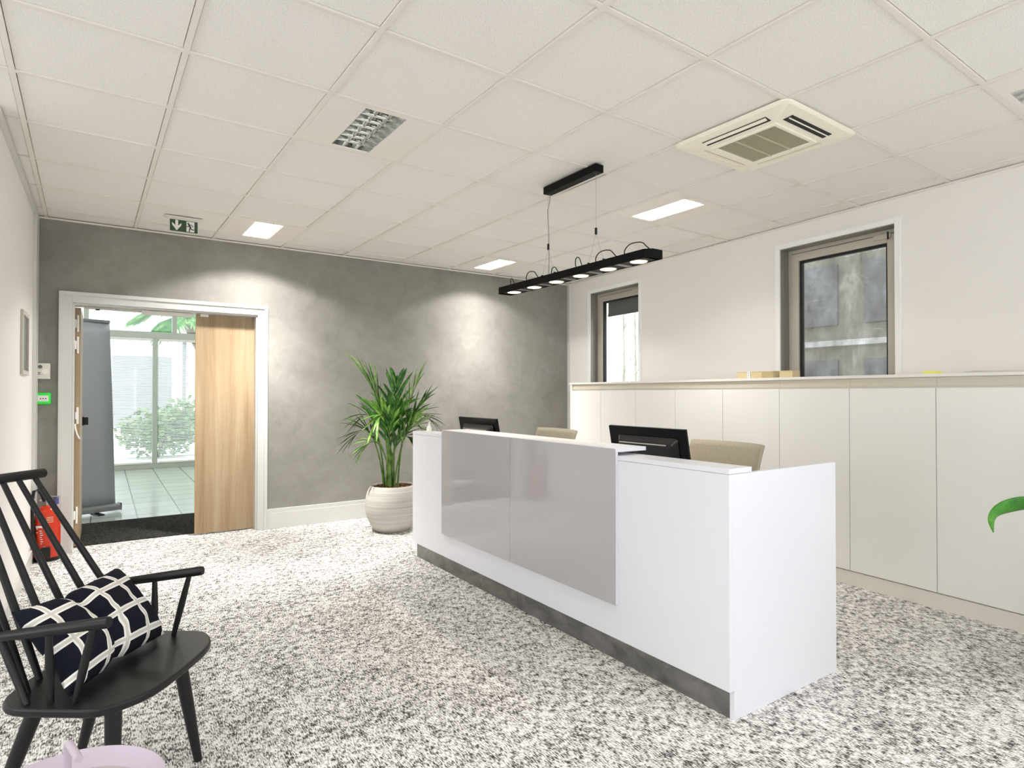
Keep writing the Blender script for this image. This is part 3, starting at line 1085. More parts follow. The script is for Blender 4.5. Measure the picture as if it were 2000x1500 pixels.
# ------------------------------------------------------------------ ceiling fittings
def build_troffer(s, t, lit, label):
    """recessed luminaire in grid cell (s, t): white plate with a narrow louvred opening"""
    cx, cy = grid_pt(s + 0.5, t + 0.5)
    r = thing('ceiling_light', label, 'ceiling light', (cx, cy, ZC), GRID, 'recessed louvre lights')
    hx, hy = 0.112, 0.262
    mb = MB()
    H = 0.288
    mb.box(-H, -hx, -H, H, -0.001, 0.006)
    mb.box(hx, H, -H, H, -0.001, 0.006)
    mb.box(-hx, hx, -H, -hy, -0.001, 0.006)
    mb.box(-hx, hx, hy, H, -0.001, 0.006)
    mb.build('plate', M['panel_white'], r, smooth=False)
    mb = MB()
    mb.box(-hx, -hx + 0.004, -hy, hy, 0.004, 0.085)
    mb.box(hx - 0.004, hx, -hy, hy, 0.004, 0.085)
    mb.box(-hx, hx, -hy, -hy + 0.004, 0.004, 0.085)
    mb.box(-hx, hx, hy - 0.004, hy, 0.004, 0.085)
    mb.box(-hx, hx, -hy, hy, 0.082, 0.088)
    mb.build('housing', M['mirror'], r, smooth=False)
    # louvre: curved side reflectors between three lamps, cross blades
    mb = MB()
    nb = 7
    for k in range(1, nb):
        y = -hy + 2 * hy * k / nb
        mb.box(-hx + 0.004, hx - 0.004, y - 0.0012, y + 0.0012, 0.002, 0.010 if lit else 0.040)
    for k in (1, 2):
        x = -hx + 2 * hx * k / 3
        rows = []
        for yy in (-hy + 0.004, hy - 0.004):
            row = []
            for i in range(9):
                f = (i - 4) / 4
                row.append((x + f * (0.006 if lit else 0.026), yy, 0.004 + (0.006 if lit else 0.040) * abs(f) ** 0.6))
            rows.append(row)
        mb.strip(rows)
    for sx in (-1, 1):
        rows = []
        for yy in (-hy + 0.004, hy - 0.004):
            row = []
            for i in range(6):
                f = i / 5
                row.append((sx * (hx - 0.004 - f * (0.006 if lit else 0.026)), yy, 0.004 + (0.006 if lit else 0.040) * f ** 0.6))
            rows.append(row)
        mb.strip(rows)
    mb.build('louvre', M['trim_white'] if lit else M['mirror'], r, normals=False)
    for k in range(3):
        x = -hx + 2 * hx * (k + 0.5) / 3
        mb = MB()
        mb.cyl((x, -hy + 0.02, 0.060), (x, hy - 0.02, 0.060), 0.013, seg=12)
        mb.build('lamp_tube', M['tube_on'] if lit else M['white_plastic'], r)
    if lit:
        mb = MB()
        mb.box(-hx + 0.004, hx - 0.004, -hy + 0.004, hy - 0.004, 0.0115, 0.0135)
        mb.build('diffuser', M['tube_on'], r, smooth=False)
        L = bpy.data.lights.new('troffer_light', 'SPOT')
        L.energy = lit
        L.spot_size = R(136)
        L.spot_blend = 0.05
        L.shadow_soft_size = 0.07
        L.color = (1.0, 0.975, 0.94)
        # photometric curve of a louvre luminaire: cut off sideways, strongest near 20 degrees
        L.use_nodes = True
        t = NT(L)
        tc = t.add('ShaderNodeTexCoord')
        sx = t.add('ShaderNodeSeparateXYZ')
        t.link(tc.outputs['Normal'], sx.inputs[0])
        q = t.math('ABSOLUTE', sx.outputs[2])
        g = lambda v: (v, v, v)
        c = t.ramp(q, [(0.37, g(0)), (0.42, g(0.03)), (0.48, g(0.12)), (0.60, g(0.17)), (0.70, g(0.23)), (0.82, g(0.45)), (0.90, g(0.85)), (0.95, g(0.90)), (1.0, g(0.45))])
        t.link(c, t.n['Emission'].inputs['Strength'])
        lo = bpy.data.objects.new('troffer_light', L)
        COL.objects.link(lo)
        lo.location = (cx, cy, ZC - 0.015)
    return r


def build_ceiling_fittings():
    build_troffer(2, 1, 0, 'unlit louvred ceiling light with mirror cells, nearest over the carpet')
    build_troffer(2, 5, TROFFER * 1.05, 'lit ceiling light beside the exit sign')
    build_troffer(6, 5, TROFFER * 0.68, 'small lit ceiling light at the far end beside the hanging lamp')
    build_troffer(6, 1, TROFFER * 0.22, 'brightly lit ceiling light between hanging lamp and large window')
    build_troffer(6, -3, 0, 'unlit louvred ceiling light cut off at the right border, past the air conditioner')
    # unseen lit fittings added behind the viewer to fill the room with light
    for s, t in ((2, -3), (6, -6), (-2, -1), (-2, -5), (2, -7)):
        build_troffer(s, t, TROFFER * 0.20, 'added fill ceiling light out of view behind the camera')['group'] = 'added fill lights behind the viewer'
    # cassette air conditioner
    cx, cy = grid_pt(5.52, -0.47)
    r = thing('air_conditioner', 'square cream ceiling cassette air conditioner with central grille', 'air conditioner', (cx, cy, ZC), GRID)
    H = 0.345
    mb = MB()

    def rounded(h, rad, n=6):
        pts = []
        for qx, qy, a0 in ((1, 1, 0), (-1, 1, 90), (-1, -1, 180), (1, -1, 270)):
            for i in range(n + 1):
                a = R(a0 + 90 * i / n)
                pts.append((qx * (h - rad) + rad * math.cos(a), qy * (h - rad) + rad * math.sin(a)))
        return pts
    rings = []
    for h, rad, z in ((H, 0.05, -0.002), (H, 0.05, -0.010), (H - 0.012, 0.045, -0.018), (0.20, 0.01, -0.030), (0.190, 0.008, -0.030)):
        rings.append([mb.bm.verts.new((x, y, z)) for x, y in rounded(h, rad)])
    for a, b in zip(rings, rings[1:]):
        for i in range(len(a)):
            j = (i + 1) % len(a)
            mb.bm.faces.new((a[i], a[j], b[j], b[i]))
    mb.bm.faces.new(list(reversed(rings[0])))
    mb.build('face_panel', M['ac'], r, angle=25)
    # the intake grille
    mb = MB()
    frame_w = 0.022
    g = 0.195
    mb.box(-g, -g + frame_w, -g, g, -0.038, -0.026)
    mb.box(g - frame_w, g, -g, g, -0.038, -0.026)
    mb.box(-g + frame_w, g - frame_w, -g, -g + frame_w, -0.038, -0.026)
    mb.box(-g + frame_w, g - frame_w, g - frame_w, g, -0.038, -0.026)
    gr = mb.build('intake_grille', M['ac'], r, smooth=False, bevel=0.003)
    mb = MB()
    n = 30
    for i in range(n):
        x = -g + frame_w + (2 * g - 2 * frame_w) * (i + 0.5) / n
        mb.obox((x, 0, -0.033), (1, 0, 0.6), (0, 1, 0), (-0.6, 0, 1), 0.0034, g - frame_w, 0.0010)
    for y in (-0.058, 0.058):
        mb.box(-g + frame_w, g - frame_w, y - 0.0025, y + 0.0025, -0.0385, -0.030)
    mb.build('slats', M['ac_grille'], gr, smooth=False)
    mb = MB()
    mb.box(-g + frame_w, g - frame_w, -g + frame_w, g - frame_w, -0.029, -0.0275)
    mb.build('filter', M['ac_grille'], gr, smooth=False)
    # four outlet slots with a vane each
    for k in range(4):
        a = k * PI / 2
        ca, sa = math.cos(a), math.sin(a)
        ax, ay = Vector((-sa, ca, 0)), Vector((ca, sa, 0))
        tilt = Vector((ca, sa, 0.09)).normalized()
        nrm = tilt.cross(ax).normalized()
        c0 = ay * 0.255 + Vector((0, 0, -0.0262))
        mb = MB()
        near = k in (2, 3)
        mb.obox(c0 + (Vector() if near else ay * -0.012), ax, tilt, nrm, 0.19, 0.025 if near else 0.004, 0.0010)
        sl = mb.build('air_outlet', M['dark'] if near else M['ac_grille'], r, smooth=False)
        mb = MB()
        mb.obox(c0 + ay * (0.006 if k == 3 else 0.012) + Vector((0, 0, -0.004)), ax, (ca, sa, 0.35), Vector((ca, sa, 0.35)).cross(ax), 0.186, (0.003, 0.003, 0.010, 0.003)[k], 0.0012)
        mb.build('vane', M['ac'], sl, smooth=False)


def build_exit_sign():
    r = thing('exit_sign', 'green running man exit sign with white down arrow under the ceiling', 'exit sign', (0.521, 5.45, ZC))
    mb = MB()
    mb.box(-0.135, 0.135, -0.022, 0.022, -0.014, -0.001)
    mb.box(-0.118, 0.118, -0.010, 0.010, -0.024, -0.014)
    mb.build('bracket', M['off_white'], r, smooth=False, bevel=0.003)
    z0, z1 = -0.118, -0.024
    mb = MB()
    mb.box(-0.104, 0.104, -0.004, 0.004, z0 - 0.004, z1)
    mb.build('acrylic_plate', M['acrylic'], r, smooth=False)
    mb = MB()
    mb.box(-0.098, 0.098, -0.0052, -0.004, z0, z1 - 0.002)
    pl = mb.build('sign_plate', M['green_sign'], r, smooth=False)
    y = -0.0058
    zc = (z0 + z1) / 2
    mb = MB()
    # arrow pointing down
    ax = -0.050
    mb.box(ax - 0.010, ax + 0.010, y - 0.0006, y, zc - 0.02, z1 - 0.005)
    for sx in (-1, 1):
        mb.face([(ax, y - 0.0008, z0 + 0.006), (ax + sx * 0.032, y - 0.0008, zc + 0.002), (ax + sx * 0.032, y - 0.0008, zc + 0.022), (ax, y - 0.0008, zc - 0.012)])
    mb.build('arrow', M['sign_white'], pl, smooth=False)
    mb = MB()
    mb.box(0.018, 0.074, y - 0.0006, y, z0 + 0.006, z1 - 0.006)
    d = mb.build('doorway_symbol', M['sign_white'], pl, smooth=False)
    mb = MB()
    yy = y - 0.0014
    mb.cyl((0.030, yy + 0.0005, zc + 0.026), (0.030, yy - 0.0005, zc + 0.026), 0.006, seg=14)
    stroke(mb, [(0.034, zc + 0.018), (0.047, zc - 0.006)], 0.011, yy, 0.001)
    stroke(mb, [(0.036, zc + 0.018), (0.055, zc + 0.014), (0.064, zc + 0.002)], 0.005, yy, 0.001)
    stroke(mb, [(0.036, zc + 0.013), (0.032, zc + 0.000), (0.018, zc + 0.001)], 0.005, yy, 0.001)
    stroke(mb, [(0.046, zc - 0.005), (0.052, zc - 0.020), (0.070, zc - 0.021)], 0.007, yy, 0.001)
    stroke(mb, [(0.044, zc - 0.006), (0.039, zc - 0.024), (0.039, zc - 0.038)], 0.007, yy, 0.001)
    mb.build('running_figure', M['ink'], pl, smooth=False)


def build_pendant():
    X, Y0, Y1 = 2.50, 2.295, 3.800
    r = thing('pendant_lamp', 'long black hanging bar lamp with six spots over the desk', 'hanging lamp', (X, 3.03, ZC))
    ya, yb = Y0 - 3.03, Y1 - 3.03
    mb = MB()
    c0, c1 = 2.745 - 3.03, 3.275 - 3.03
    mb.box(-0.032, 0.032, c0, c1, -0.048, -0.001)
    mb.build('canopy', M['black_metal'], r, smooth=False, bevel=0.002)
    zt, zb = -0.610, -0.660         # bar top and bottom
    # housing with chamfered near end
    mb = MB()
    hw = 0.056
    pts = [(-hw, yb), (-hw, ya + 0.035), (-hw + 0.035, ya), (hw - 0.0, ya), (hw, yb)]
    rim = 0.004
    outer_a = [mb.bm.verts.new((x, y, zt)) for x, y in pts]
    outer_b = [mb.bm.verts.new((x, y, zb)) for x, y in pts]
    n = len(pts)
    for i in range(n):
        j = (i + 1) % n
        mb.bm.faces.new((outer_a[i], outer_a[j], outer_b[j], outer_b[i]))
    mb.bm.faces.new(outer_a)
    mb.bm.faces.new([mb.bm.verts.new((x, y, zb + 0.012)) for x, y in pts])
    h = mb.build('housing', M['black_metal'], r, smooth=False)
    n6 = 6
    step = (yb - ya) / n6
    for k in range(n6 - 1):
        y = ya + step * (k + 1)
        mb = MB()
        mb.box(-hw + 0.004, hw - 0.004, y - 0.022, y + 0.022, zb + 0.001, zb + 0.010)
        mb.build('cross_bar', M['bar_grey'], h, smooth=False)
    for k in range(n6):
        y = ya + step * (k + 0.5)
        mb = MB()
        mb.box(-hw + 0.006, hw - 0.006, y - 0.085, y + 0.085, zb + 0.003, zb + 0.011)
        s = mb.build('spot', M['black_metal'], r, smooth=False)
        mb = MB()
        mb.lathe([(0.046, zb + 0.003), (0.050, zb - 0.001), (0.053, zb + 0.003)], (0, y, 0), 28, False, False)
        mb.build('ring', M['spot_ring'], s)
        mb = MB()
        mb.lathe([(0.001, zb + 0.0008), (0.030, zb + 0.0006), (0.046, zb + 0.002)], (0, y, 0), 28, True, False)
        mb.build('bulb', M['spot_on'], s)
        L = bpy.data.lights.new('spot_light', 'SPOT')
        L.energy = SPOT
        L.spot_size = R(88)
        L.spot_blend = 0.8
        L.shadow_soft_size = 0.04
        L.color = (1.0, 0.86, 0.66)
        lo = bpy.data.objects.new('spot_light', L)
        COL.objects.link(lo)
        lo.location = (X, 3.03 + y, ZC + zb - 0.012)
        # supply lead looping over the bar
        mb = MB()
        dy = (0.09, 0.085, 0.02, -0.05, 0.06, -0.04)[k]
        hgt = (0.055, 0.06, 0.065, 0.045, 0.06, 0.05)[k]
        mb.tube(smooth_path([(-0.02, y + dy, zt), (-0.03, y + dy * 0.9, zt + hgt * 0.5), (-0.03, y + dy * 0.4, zt + hgt), (-0.02, y - dy * 0.4, zt + hgt * 0.95),
                 (-0.01, y - dy * 0.8, zt + hgt * 0.4), (0.0, y - dy, zt)]), 0.0032, 8)
        mb.build('lead', M['black'], s)
    for y, cord in ((2.779 - 3.03, False), (3.261 - 3.03, True)):
        mb = MB()
        mb.cyl((0, y, -0.048), (0, y, -0.385), 0.0011, seg=6)
        for dy in (-0.06, 0.06):
            mb.cyl((0, y, -0.42), (0, y + dy * 1.15, zt + 0.012), 0.0009, seg=6)
        w = mb.build('wire', M['steel'], r)
        mb = MB()
        mb.cyl((0, y, -0.425), (0, y, -0.385), 0.008, seg=12)
        mb.build('gripper', M['black'], w)
        for dy in (-0.069, 0.069):
            mb = MB()
            mb.cyl((0, y + dy, zt - 0.002), (0, y + dy, zt + 0.022), 0.008, seg=12)
            mb.build('anchor', M['black'], w)
        if cord:
            mb = MB()
            mb.tube([(0.006, y - 0.01, -0.048), (0.006, y - 0.012, -0.09), (0.0, y + 0.008, -0.16), (0.002, y + 0.002, -0.26), (0.004, y - 0.002, -0.40),
                     (0.002, y - 0.006, -0.52), (0.0, y, zt)], 0.0028, 8)
            mb.build('cord', M['cord'], r)


# ------------------------------------------------------------------ desk and storage
def build_desk():
    r = thing('reception_desk', 'long white reception desk with grey glossy front panel', 'reception desk', (2.0245, 1.4813, 0))
    LEN = 2.92
    mb = MB()
    mb.box(0.0, 0.020, 0.0, LEN, 0.1163, 0.9655)
    mb.build('front_panel', M['desk_white'], r, smooth=False, bevel=0.001)
    mb = MB()
    outline(mb, [(0.0287, 0.0), (0.7905, 0.0), (0.7905, 0.9655), (0.0203, 0.9655), (0.0203, 0.1163), (0.0287, 0.1163)], 0.0, 0.022)
    mb.build('end_panel', M['desk_white'], r, smooth=False, bevel=0.001)
    mb = MB()
    outline(mb, [(0.0287, 0.0), (0.7905, 0.0), (0.7905, 0.9655), (0.0203, 0.9655), (0.0203, 0.1163), (0.0287, 0.1163)], LEN - 0.022, LEN)
    mb.build('end_panel', M['desk_white'], r, smooth=False, bevel=0.001)
    mb = MB()
    mb.box(0.0, 0.1475, 0.0, LEN, 0.9665, 0.988)
    mb.build('counter_ledge', M['desk_white'], r, smooth=False, bevel=0.0012)
    mb = MB()
    mb.box(0.0287, 0.036, 0.0225, 1.50, 0.0, 0.116)
    mb.build('kick_plate', M['kick'], r, smooth=False)
    mb = MB()
    mb.box(0.0287, 0.036, 1.502, LEN - 0.0225, 0.0, 0.116)
    mb.build('kick_plate', M['kick'], r, smooth=False)
    # raised grey glossy front with white board behind
    y0, y1, ys = 0.615, 2.388, 1.5095
    mb = MB()
    mb.box(-0.017, -0.0004, y0, y1, 0.283, 1.0045)
    b = mb.build('panel_board', M['desk_white'], r, smooth=False, bevel=0.001)
    mb = MB()
    mb.box(-0.0215, -0.0172, y0, ys - 0.0012, 0.283, 1.0215)
    mb.build('glossy_panel', M['grey_gloss'], b, smooth=False)
    mb = MB()
    mb.box(-0.0215, -0.0172, ys + 0.0012, y1, 0.283, 1.0215)
    mb.build('glossy_panel', M['grey_gloss'], b, smooth=False)
    mb = MB()
    mb.box(-0.017, 0.188, y0, y1, 1.0048, 1.0235)
    sh = mb.build('counter_shelf', M['desk_white'], r, smooth=False, bevel=0.001)
    mb = MB()
    for y in (y0 + 0.06, ys, y1 - 0.06):
        mb.cyl((0.05, y, 0.988), (0.05, y, 1.0048), 0.010, seg=14)
    mb.build('spacer', M['black'], sh)
    # working surface and modesty parts on the staff side
    mb = MB()
    mb.box(0.0203, 0.80, 0.0225, LEN - 0.0225, 0.715, 0.740)
    mb.build('worktop', M['desk_white'], r, smooth=False, bevel=0.0015)
    mb = MB()
    mb.box(0.25, 0.27, 0.0225, LEN - 0.0225, 0.18, 0.715)
    mb.build('modesty_panel', M['desk_white'], r, smooth=False)


def build_monitor():
    r = thing('monitor', 'black computer monitor seen from behind, nearest to the end of the desk', 'monitor', (2.53, 2.33, 0.7405), group='monitors on the reception desk')
    tilt = R(-13)

    def tz(x, z):          # tilt about the panel centre height
        zc = 0.20
        return (x * math.cos(tilt) - (z - zc) * math.sin(tilt) * -1, zc + (z - zc) * math.cos(tilt) + x * math.sin(tilt))
    ct, st = math.cos(R(11)), math.sin(R(11))
    ex, ez = Vector((ct, 0, st)), Vector((-st, 0, ct))    # panel normal (towards staff) and up
    pc = Vector((-0.045, 0, 0.195))
    mb = MB()
    mb.obox(pc, (0, 1, 0), ex, ez, 0.281, 0.009, 0.168)
    mb.build('screen_shell', M['black_gloss'], r, smooth=False, bevel=0.003)
    mb = MB()
    mb.obox(pc + ex * 0.0096, (0, 1, 0), ex, ez, 0.268, 0.0006, 0.155)
    mb.build('screen', M['black_gloss'], r, smooth=False)
    mb = MB()
    # raised housing on the back: bevelled box
    a = [pc - ex * 0.009 + Vector((0, 1, 0)) * y + ez * z for y, z in ((-0.235, -0.07), (0.215, -0.07), (0.215, 0.125), (-0.235, 0.125))]
    b = [pc - ex * 0.042 + Vector((0, 1, 0)) * y + ez * z for y, z in ((-0.20, -0.055), (0.185, -0.055), (0.185, 0.090), (-0.20, 0.090))]
    va = [mb.bm.verts.new(p) for p in a]
    vb = [mb.bm.verts.new(p) for p in b]
    mb.bm.faces.new(va)
    mb.bm.faces.new(list(reversed(vb)))
    for i in range(4):
        j = (i + 1) % 4
        mb.bm.faces.new((va[i], va[j], vb[j], vb[i]))
    h = mb.build('rear_housing', M['black_shine'], r, smooth=False, bevel=0.012, seg=4)
    mb = MB()
    mb.cyl(pc - ex * 0.044 + ez * 0.086 + Vector((0, -0.17, 0)), pc - ex * 0.044 + ez * 0.086 + Vector((0, 0.17, 0)), 0.0035, seg=10)  # pale rod put in for the highlight line along the housing
    mb.build('highlight_strip', M['steel'], h)
    mb = MB()
    mb.tube([Vector((-0.085, 0, 0.03)), Vector((-0.10, 0, 0.08)), Vector((-0.098, 0, 0.17)), pc - ex * 0.03], 0.022, 14)
    mb.build('neck', M['black_gloss'], r)
    mb = MB()
    mb.lathe([(0.12, 0.0), (0.12, 0.008), (0.10, 0.014), (0.03, 0.018)], (-0.075, 0, 0), 36)
    mb.build('base', M['black_gloss'], r)
    c = copy_tree(r)
    c.location = (2.445, 3.985, 0.7405)
    c['label'] = 'black monitor showing over the far end of the grey front panel, nearer the palm'


def build_office_chair():
    r = thing('office_chair', 'beige mesh backed office chair beside the nearer black monitor', 'office chair', (2.98, 2.39, 0), group='office chairs behind the desk')
    mb = MB()
    for k in range(5):
        a = 2 * PI * k / 5 + 0.3
        d = Vector((math.cos(a), math.sin(a), 0))
        mb.tube([d * 0.02 + Vector((0, 0, 0.10)), d * 0.16 + Vector((0, 0, 0.095)), d * 0.28 + Vector((0, 0, 0.07))], [0.026, 0.022, 0.016], 10)
    b = mb.build('base', M['chair_grey'], r)
    for k in range(5):
        a = 2 * PI * k / 5 + 0.3
        d = Vector((math.cos(a), math.sin(a), 0)) * 0.28
        w = Vector((-math.sin(a), math.cos(a), 0))
        mb = MB()
        for s in (-1, 1):
            mb.cyl(d + w * 0.008 * s + Vector((0, 0, 0.028)), d + w * 0.028 * s + Vector((0, 0, 0.028)), 0.028, seg=18)
        mb.cyl(d + Vector((0, 0, 0.028)), d + Vector((0, 0, 0.075)), 0.007, seg=10)
        mb.build('caster', M['black'], b, bevel=0.002)
    mb = MB()
    mb.cyl((0, 0, 0.09), (0, 0, 0.26), 0.026, seg=16)
    mb.cyl((0, 0, 0.26), (0, 0, 0.42), 0.015, seg=16)
    mb.build('gas_column', M['black'], r)
    mb = MB()
    mb.box(-0.23, 0.23, -0.24, 0.24, 0.42, 0.48)
    mb.build('seat', M['beige_mesh'], r, bevel=0.028, seg=4)
    mb = MB()
    rows = []
    nz = 12
    for k in range(nz + 1):
        f = k / nz
        z = 0.56 + 0.425 * f
        row = []
        for i in range(13):
            g = (i - 6) / 6
            w = 0.262 - 0.012 * (1 - f) - (0.02 if k == 0 else 0)
            bow = 0.035 * (abs(g) ** 2.2)
            drop = 0.003 * abs(g) ** 4 if k == nz else 0
            row.append((0.235 + 0.045 * f * f - bow - 0.03 * math.sin(PI * f), g * w, z - drop))
        rows.append(row)
    mb.strip(rows)
    o = mb.build('backrest', M['beige_mesh'], r)
    s = o.modifiers.new('thick', 'SOLIDIFY')
    s.thickness = 0.022
    mb = MB()
    mb.tube([(0.05, 0, 0.43), (0.20, 0, 0.42), (0.285, 0, 0.50), (0.262, 0, 0.66)], 0.018, 10)
    mb.build('back_support', M['chair_grey'], r)
    for s in (-1, 1):
        mb = MB()
        mb.tube([(0.10, s * 0.22, 0.43), (0.10, s * 0.285, 0.45), (0.08, s * 0.285, 0.655)], 0.013, 8)
        mb.obox((0.04, s * 0.285, 0.667), (1, 0, 0), (0, 1, 0), (0, 0, 1), 0.12, 0.035, 0.013)
        mb.build('armrest', M['chair_grey'], r, bevel=0.004)
    c = copy_tree(r)
    c.location = (2.98, 4.10, 0)
    c['label'] = 'beige mesh chair back showing over the middle of the grey front panel'


def build_cabinets():
    A = R(-93.59)
    org = (4.335, 5.220, 0)
    us = [0.0, 0.506, 1.040, 1.560, 2.090, 2.614, 3.143, 3.667, 4.192, 4.717]
    labs = ['white gloss cabinet at the far end of the row, nearest the grey wall', 'white gloss cabinet second from the far end, under the small window',
            'white gloss cabinet third from the far end, just left of the nearer monitor', 'white gloss cabinet behind the nearer black monitor',
            'white gloss cabinet above the beige chair back, left of the boxes', 'white gloss cabinet below the kraft boxes and the dusty window frame',
            'tall white gloss cabinet just right of the desk end panel', 'tall white gloss cabinet behind the broad green leaf',
            'white gloss cabinet out of view past the broad leaf']
    for i, (a, b) in enumerate(zip(us, us[1:])):
        r = thing('cabinet', labs[i], 'cabinet', org, A, 'white gloss cabinets along the window wall')
        mb = MB()
        e = 0.0005
        mb.box(a + e, b - e, 0.021, 0.50, 0.094, 1.384)
        if i == 0:
            mb.box(a - 0.035, a + e - 0.0005, 0.0, 0.50, 0.0, 1.384)
        mb.build('body', M['cab_side'], r, smooth=False)
        mb = MB()
        mb.box(a + 0.002, b - 0.002, 0.0, 0.0185, 0.100, 1.318)
        mb.build('door', M['cab'], r, smooth=False, bevel=0.001)
        mb = MB()
        mb.box(a + e, b - e, 0.010, 0.0205, 1.330, 1.383)
        mb.build('handle_recess', M['gola'], r, smooth=False)
    mb = MB()
    mb.box(-0.05, us[-1] + 0.02, -0.004, 0.535, 1.3845, 1.4045)
    o = mb.build('worktop', M['cab_top'], smooth=False, bevel=0.001)
    o.location = org
    o.rotation_euler = (0, 0, A)
    tag(o, 'long thin white top board running over all the cabinets', 'worktop')
    mb = MB()
    mb.box(0.001, us[-1] + 0.02, 0.006, 0.020, 0.0, 0.0935)
    o = mb.build('plinth', M['cab_side'], smooth=False)
    o.location = org
    o.rotation_euler = (0, 0, A)
    tag(o, 'low white plinth on the carpet under the cabinets', 'plinth')
    # --- things lying on top
    ca, sa = math.cos(A), math.sin(A)

    def at(u, v, z):
        return (org[0] + u * ca - v * sa, org[1] + u * sa + v * ca, z)
    zt = 1.4050
    specs = [(2.155, 2.245, 0.10, 0.19, 'small kraft cardboard box on the cabinet top, farthest of three'),
             (2.285, 2.49, 0.10, 0.20, 'widest kraft cardboard box, middle of three on the cabinet top'),
             (2.545, 2.655, 0.10, 0.19, 'kraft cardboard box in front of the dusty window frame, nearest of three')]
    for u0, u1, v0, v1, lab in specs:
        r = thing('cardboard_box', lab, 'box', at((u0 + u1) / 2, (v0 + v1) / 2, zt), A, 'kraft boxes on the cabinet top')
        hu, hv = (u1 - u0) / 2, (v1 - v0) / 2
        mb = MB()
        mb.box(-hu, hu, -hv, hv, 0, 0.050)
        mb.build('carton', M['kraft'], r, smooth=False, bevel=0.0015)
        mb = MB()
        mb.box(-hu - 0.002, hu + 0.002, -hv - 0.002, hv + 0.002, 0.0505, 0.054)
        mb.build('lid', M['kraft'], r, smooth=False, bevel=0.001)
        if u1 - u0 > 0.15:
            mb = MB()
            mb.box(0.0, hu - 0.001, -hv - 0.0012, -hv - 0.0002, 0.003, 0.048)  # half the front coloured darker as the shaded face of the box
            mb.build('shaded_face', M['kraft_shade'], r, smooth=False)
    r = thing('white_box', 'small white box with black letters between two kraft boxes', 'box', at(2.262, 0.12, zt), A)
    mb = MB()
    mb.box(-0.015, 0.017, -0.02, 0.05, 0, 0.054)
    mb.build('carton', M['paper'], r, smooth=False, bevel=0.001)
    for k, ch in enumerate('ICE'):
        cu = bpy.data.curves.new('lettering', 'FONT')
        cu.body = ch
        cu.size = 0.019
        cu.align_x = 'CENTER'
        cu.align_y = 'CENTER'
        tmp = bpy.data.objects.new('lettering', cu)
        COL.objects.link(tmp)
        bpy.context.view_layer.update()
        me = bpy.data.meshes.new_from_object(tmp.evaluated_get(bpy.context.evaluated_depsgraph_get()))
        bpy.data.objects.remove(tmp)
        lo = bpy.data.objects.new('lettering', me)
        me.materials.clear()
        me.materials.append(M['ink'])
        COL.objects.link(lo)
        lo.parent = r
        lo.rotation_euler = (R(90), R(-90), 0)
        lo.location = (0.001, -0.0208, 0.010 + 0.0165 * k)
    r = tag(MB_box_at('sticky_notes', M['yellow'], at(3.60, 0.11, zt), A, 0.038, 0.038, 0.018), 'pad of yellow sticky notes on the cabinet top', 'sticky notes')
    rnd = random.Random(3)
    mb = MB()
    for k in range(5):
        a = rnd.uniform(-0.06, 0.06)
        mb.obox((rnd.uniform(-0.02, 0.02), rnd.uniform(-0.01, 0.01), 0.0012 + 0.0024 * k), (math.cos(a), math.sin(a), 0), (-math.sin(a), math.cos(a), 0), (0, 0, 1), 0.21, 0.148, 0.0009)
    o = mb.build('paper_sheets', M['paper'], smooth=False)
    o.location = at(3.99, 0.20, zt)
    o.rotation_euler = (0, 0, A)
    tag(o, 'loose white paper sheets lying at the near end of the cabinet top', 'papers')


def MB_box_at(name, mat, loc, rz, hx, hy, h):
    mb = MB()
    mb.box(-hx, hx, -hy, hy, 0, h)
    o = mb.build(name, mat, smooth=False, bevel=0.001)
    o.location = loc
    o.rotation_euler = (0, 0, rz)
    return o


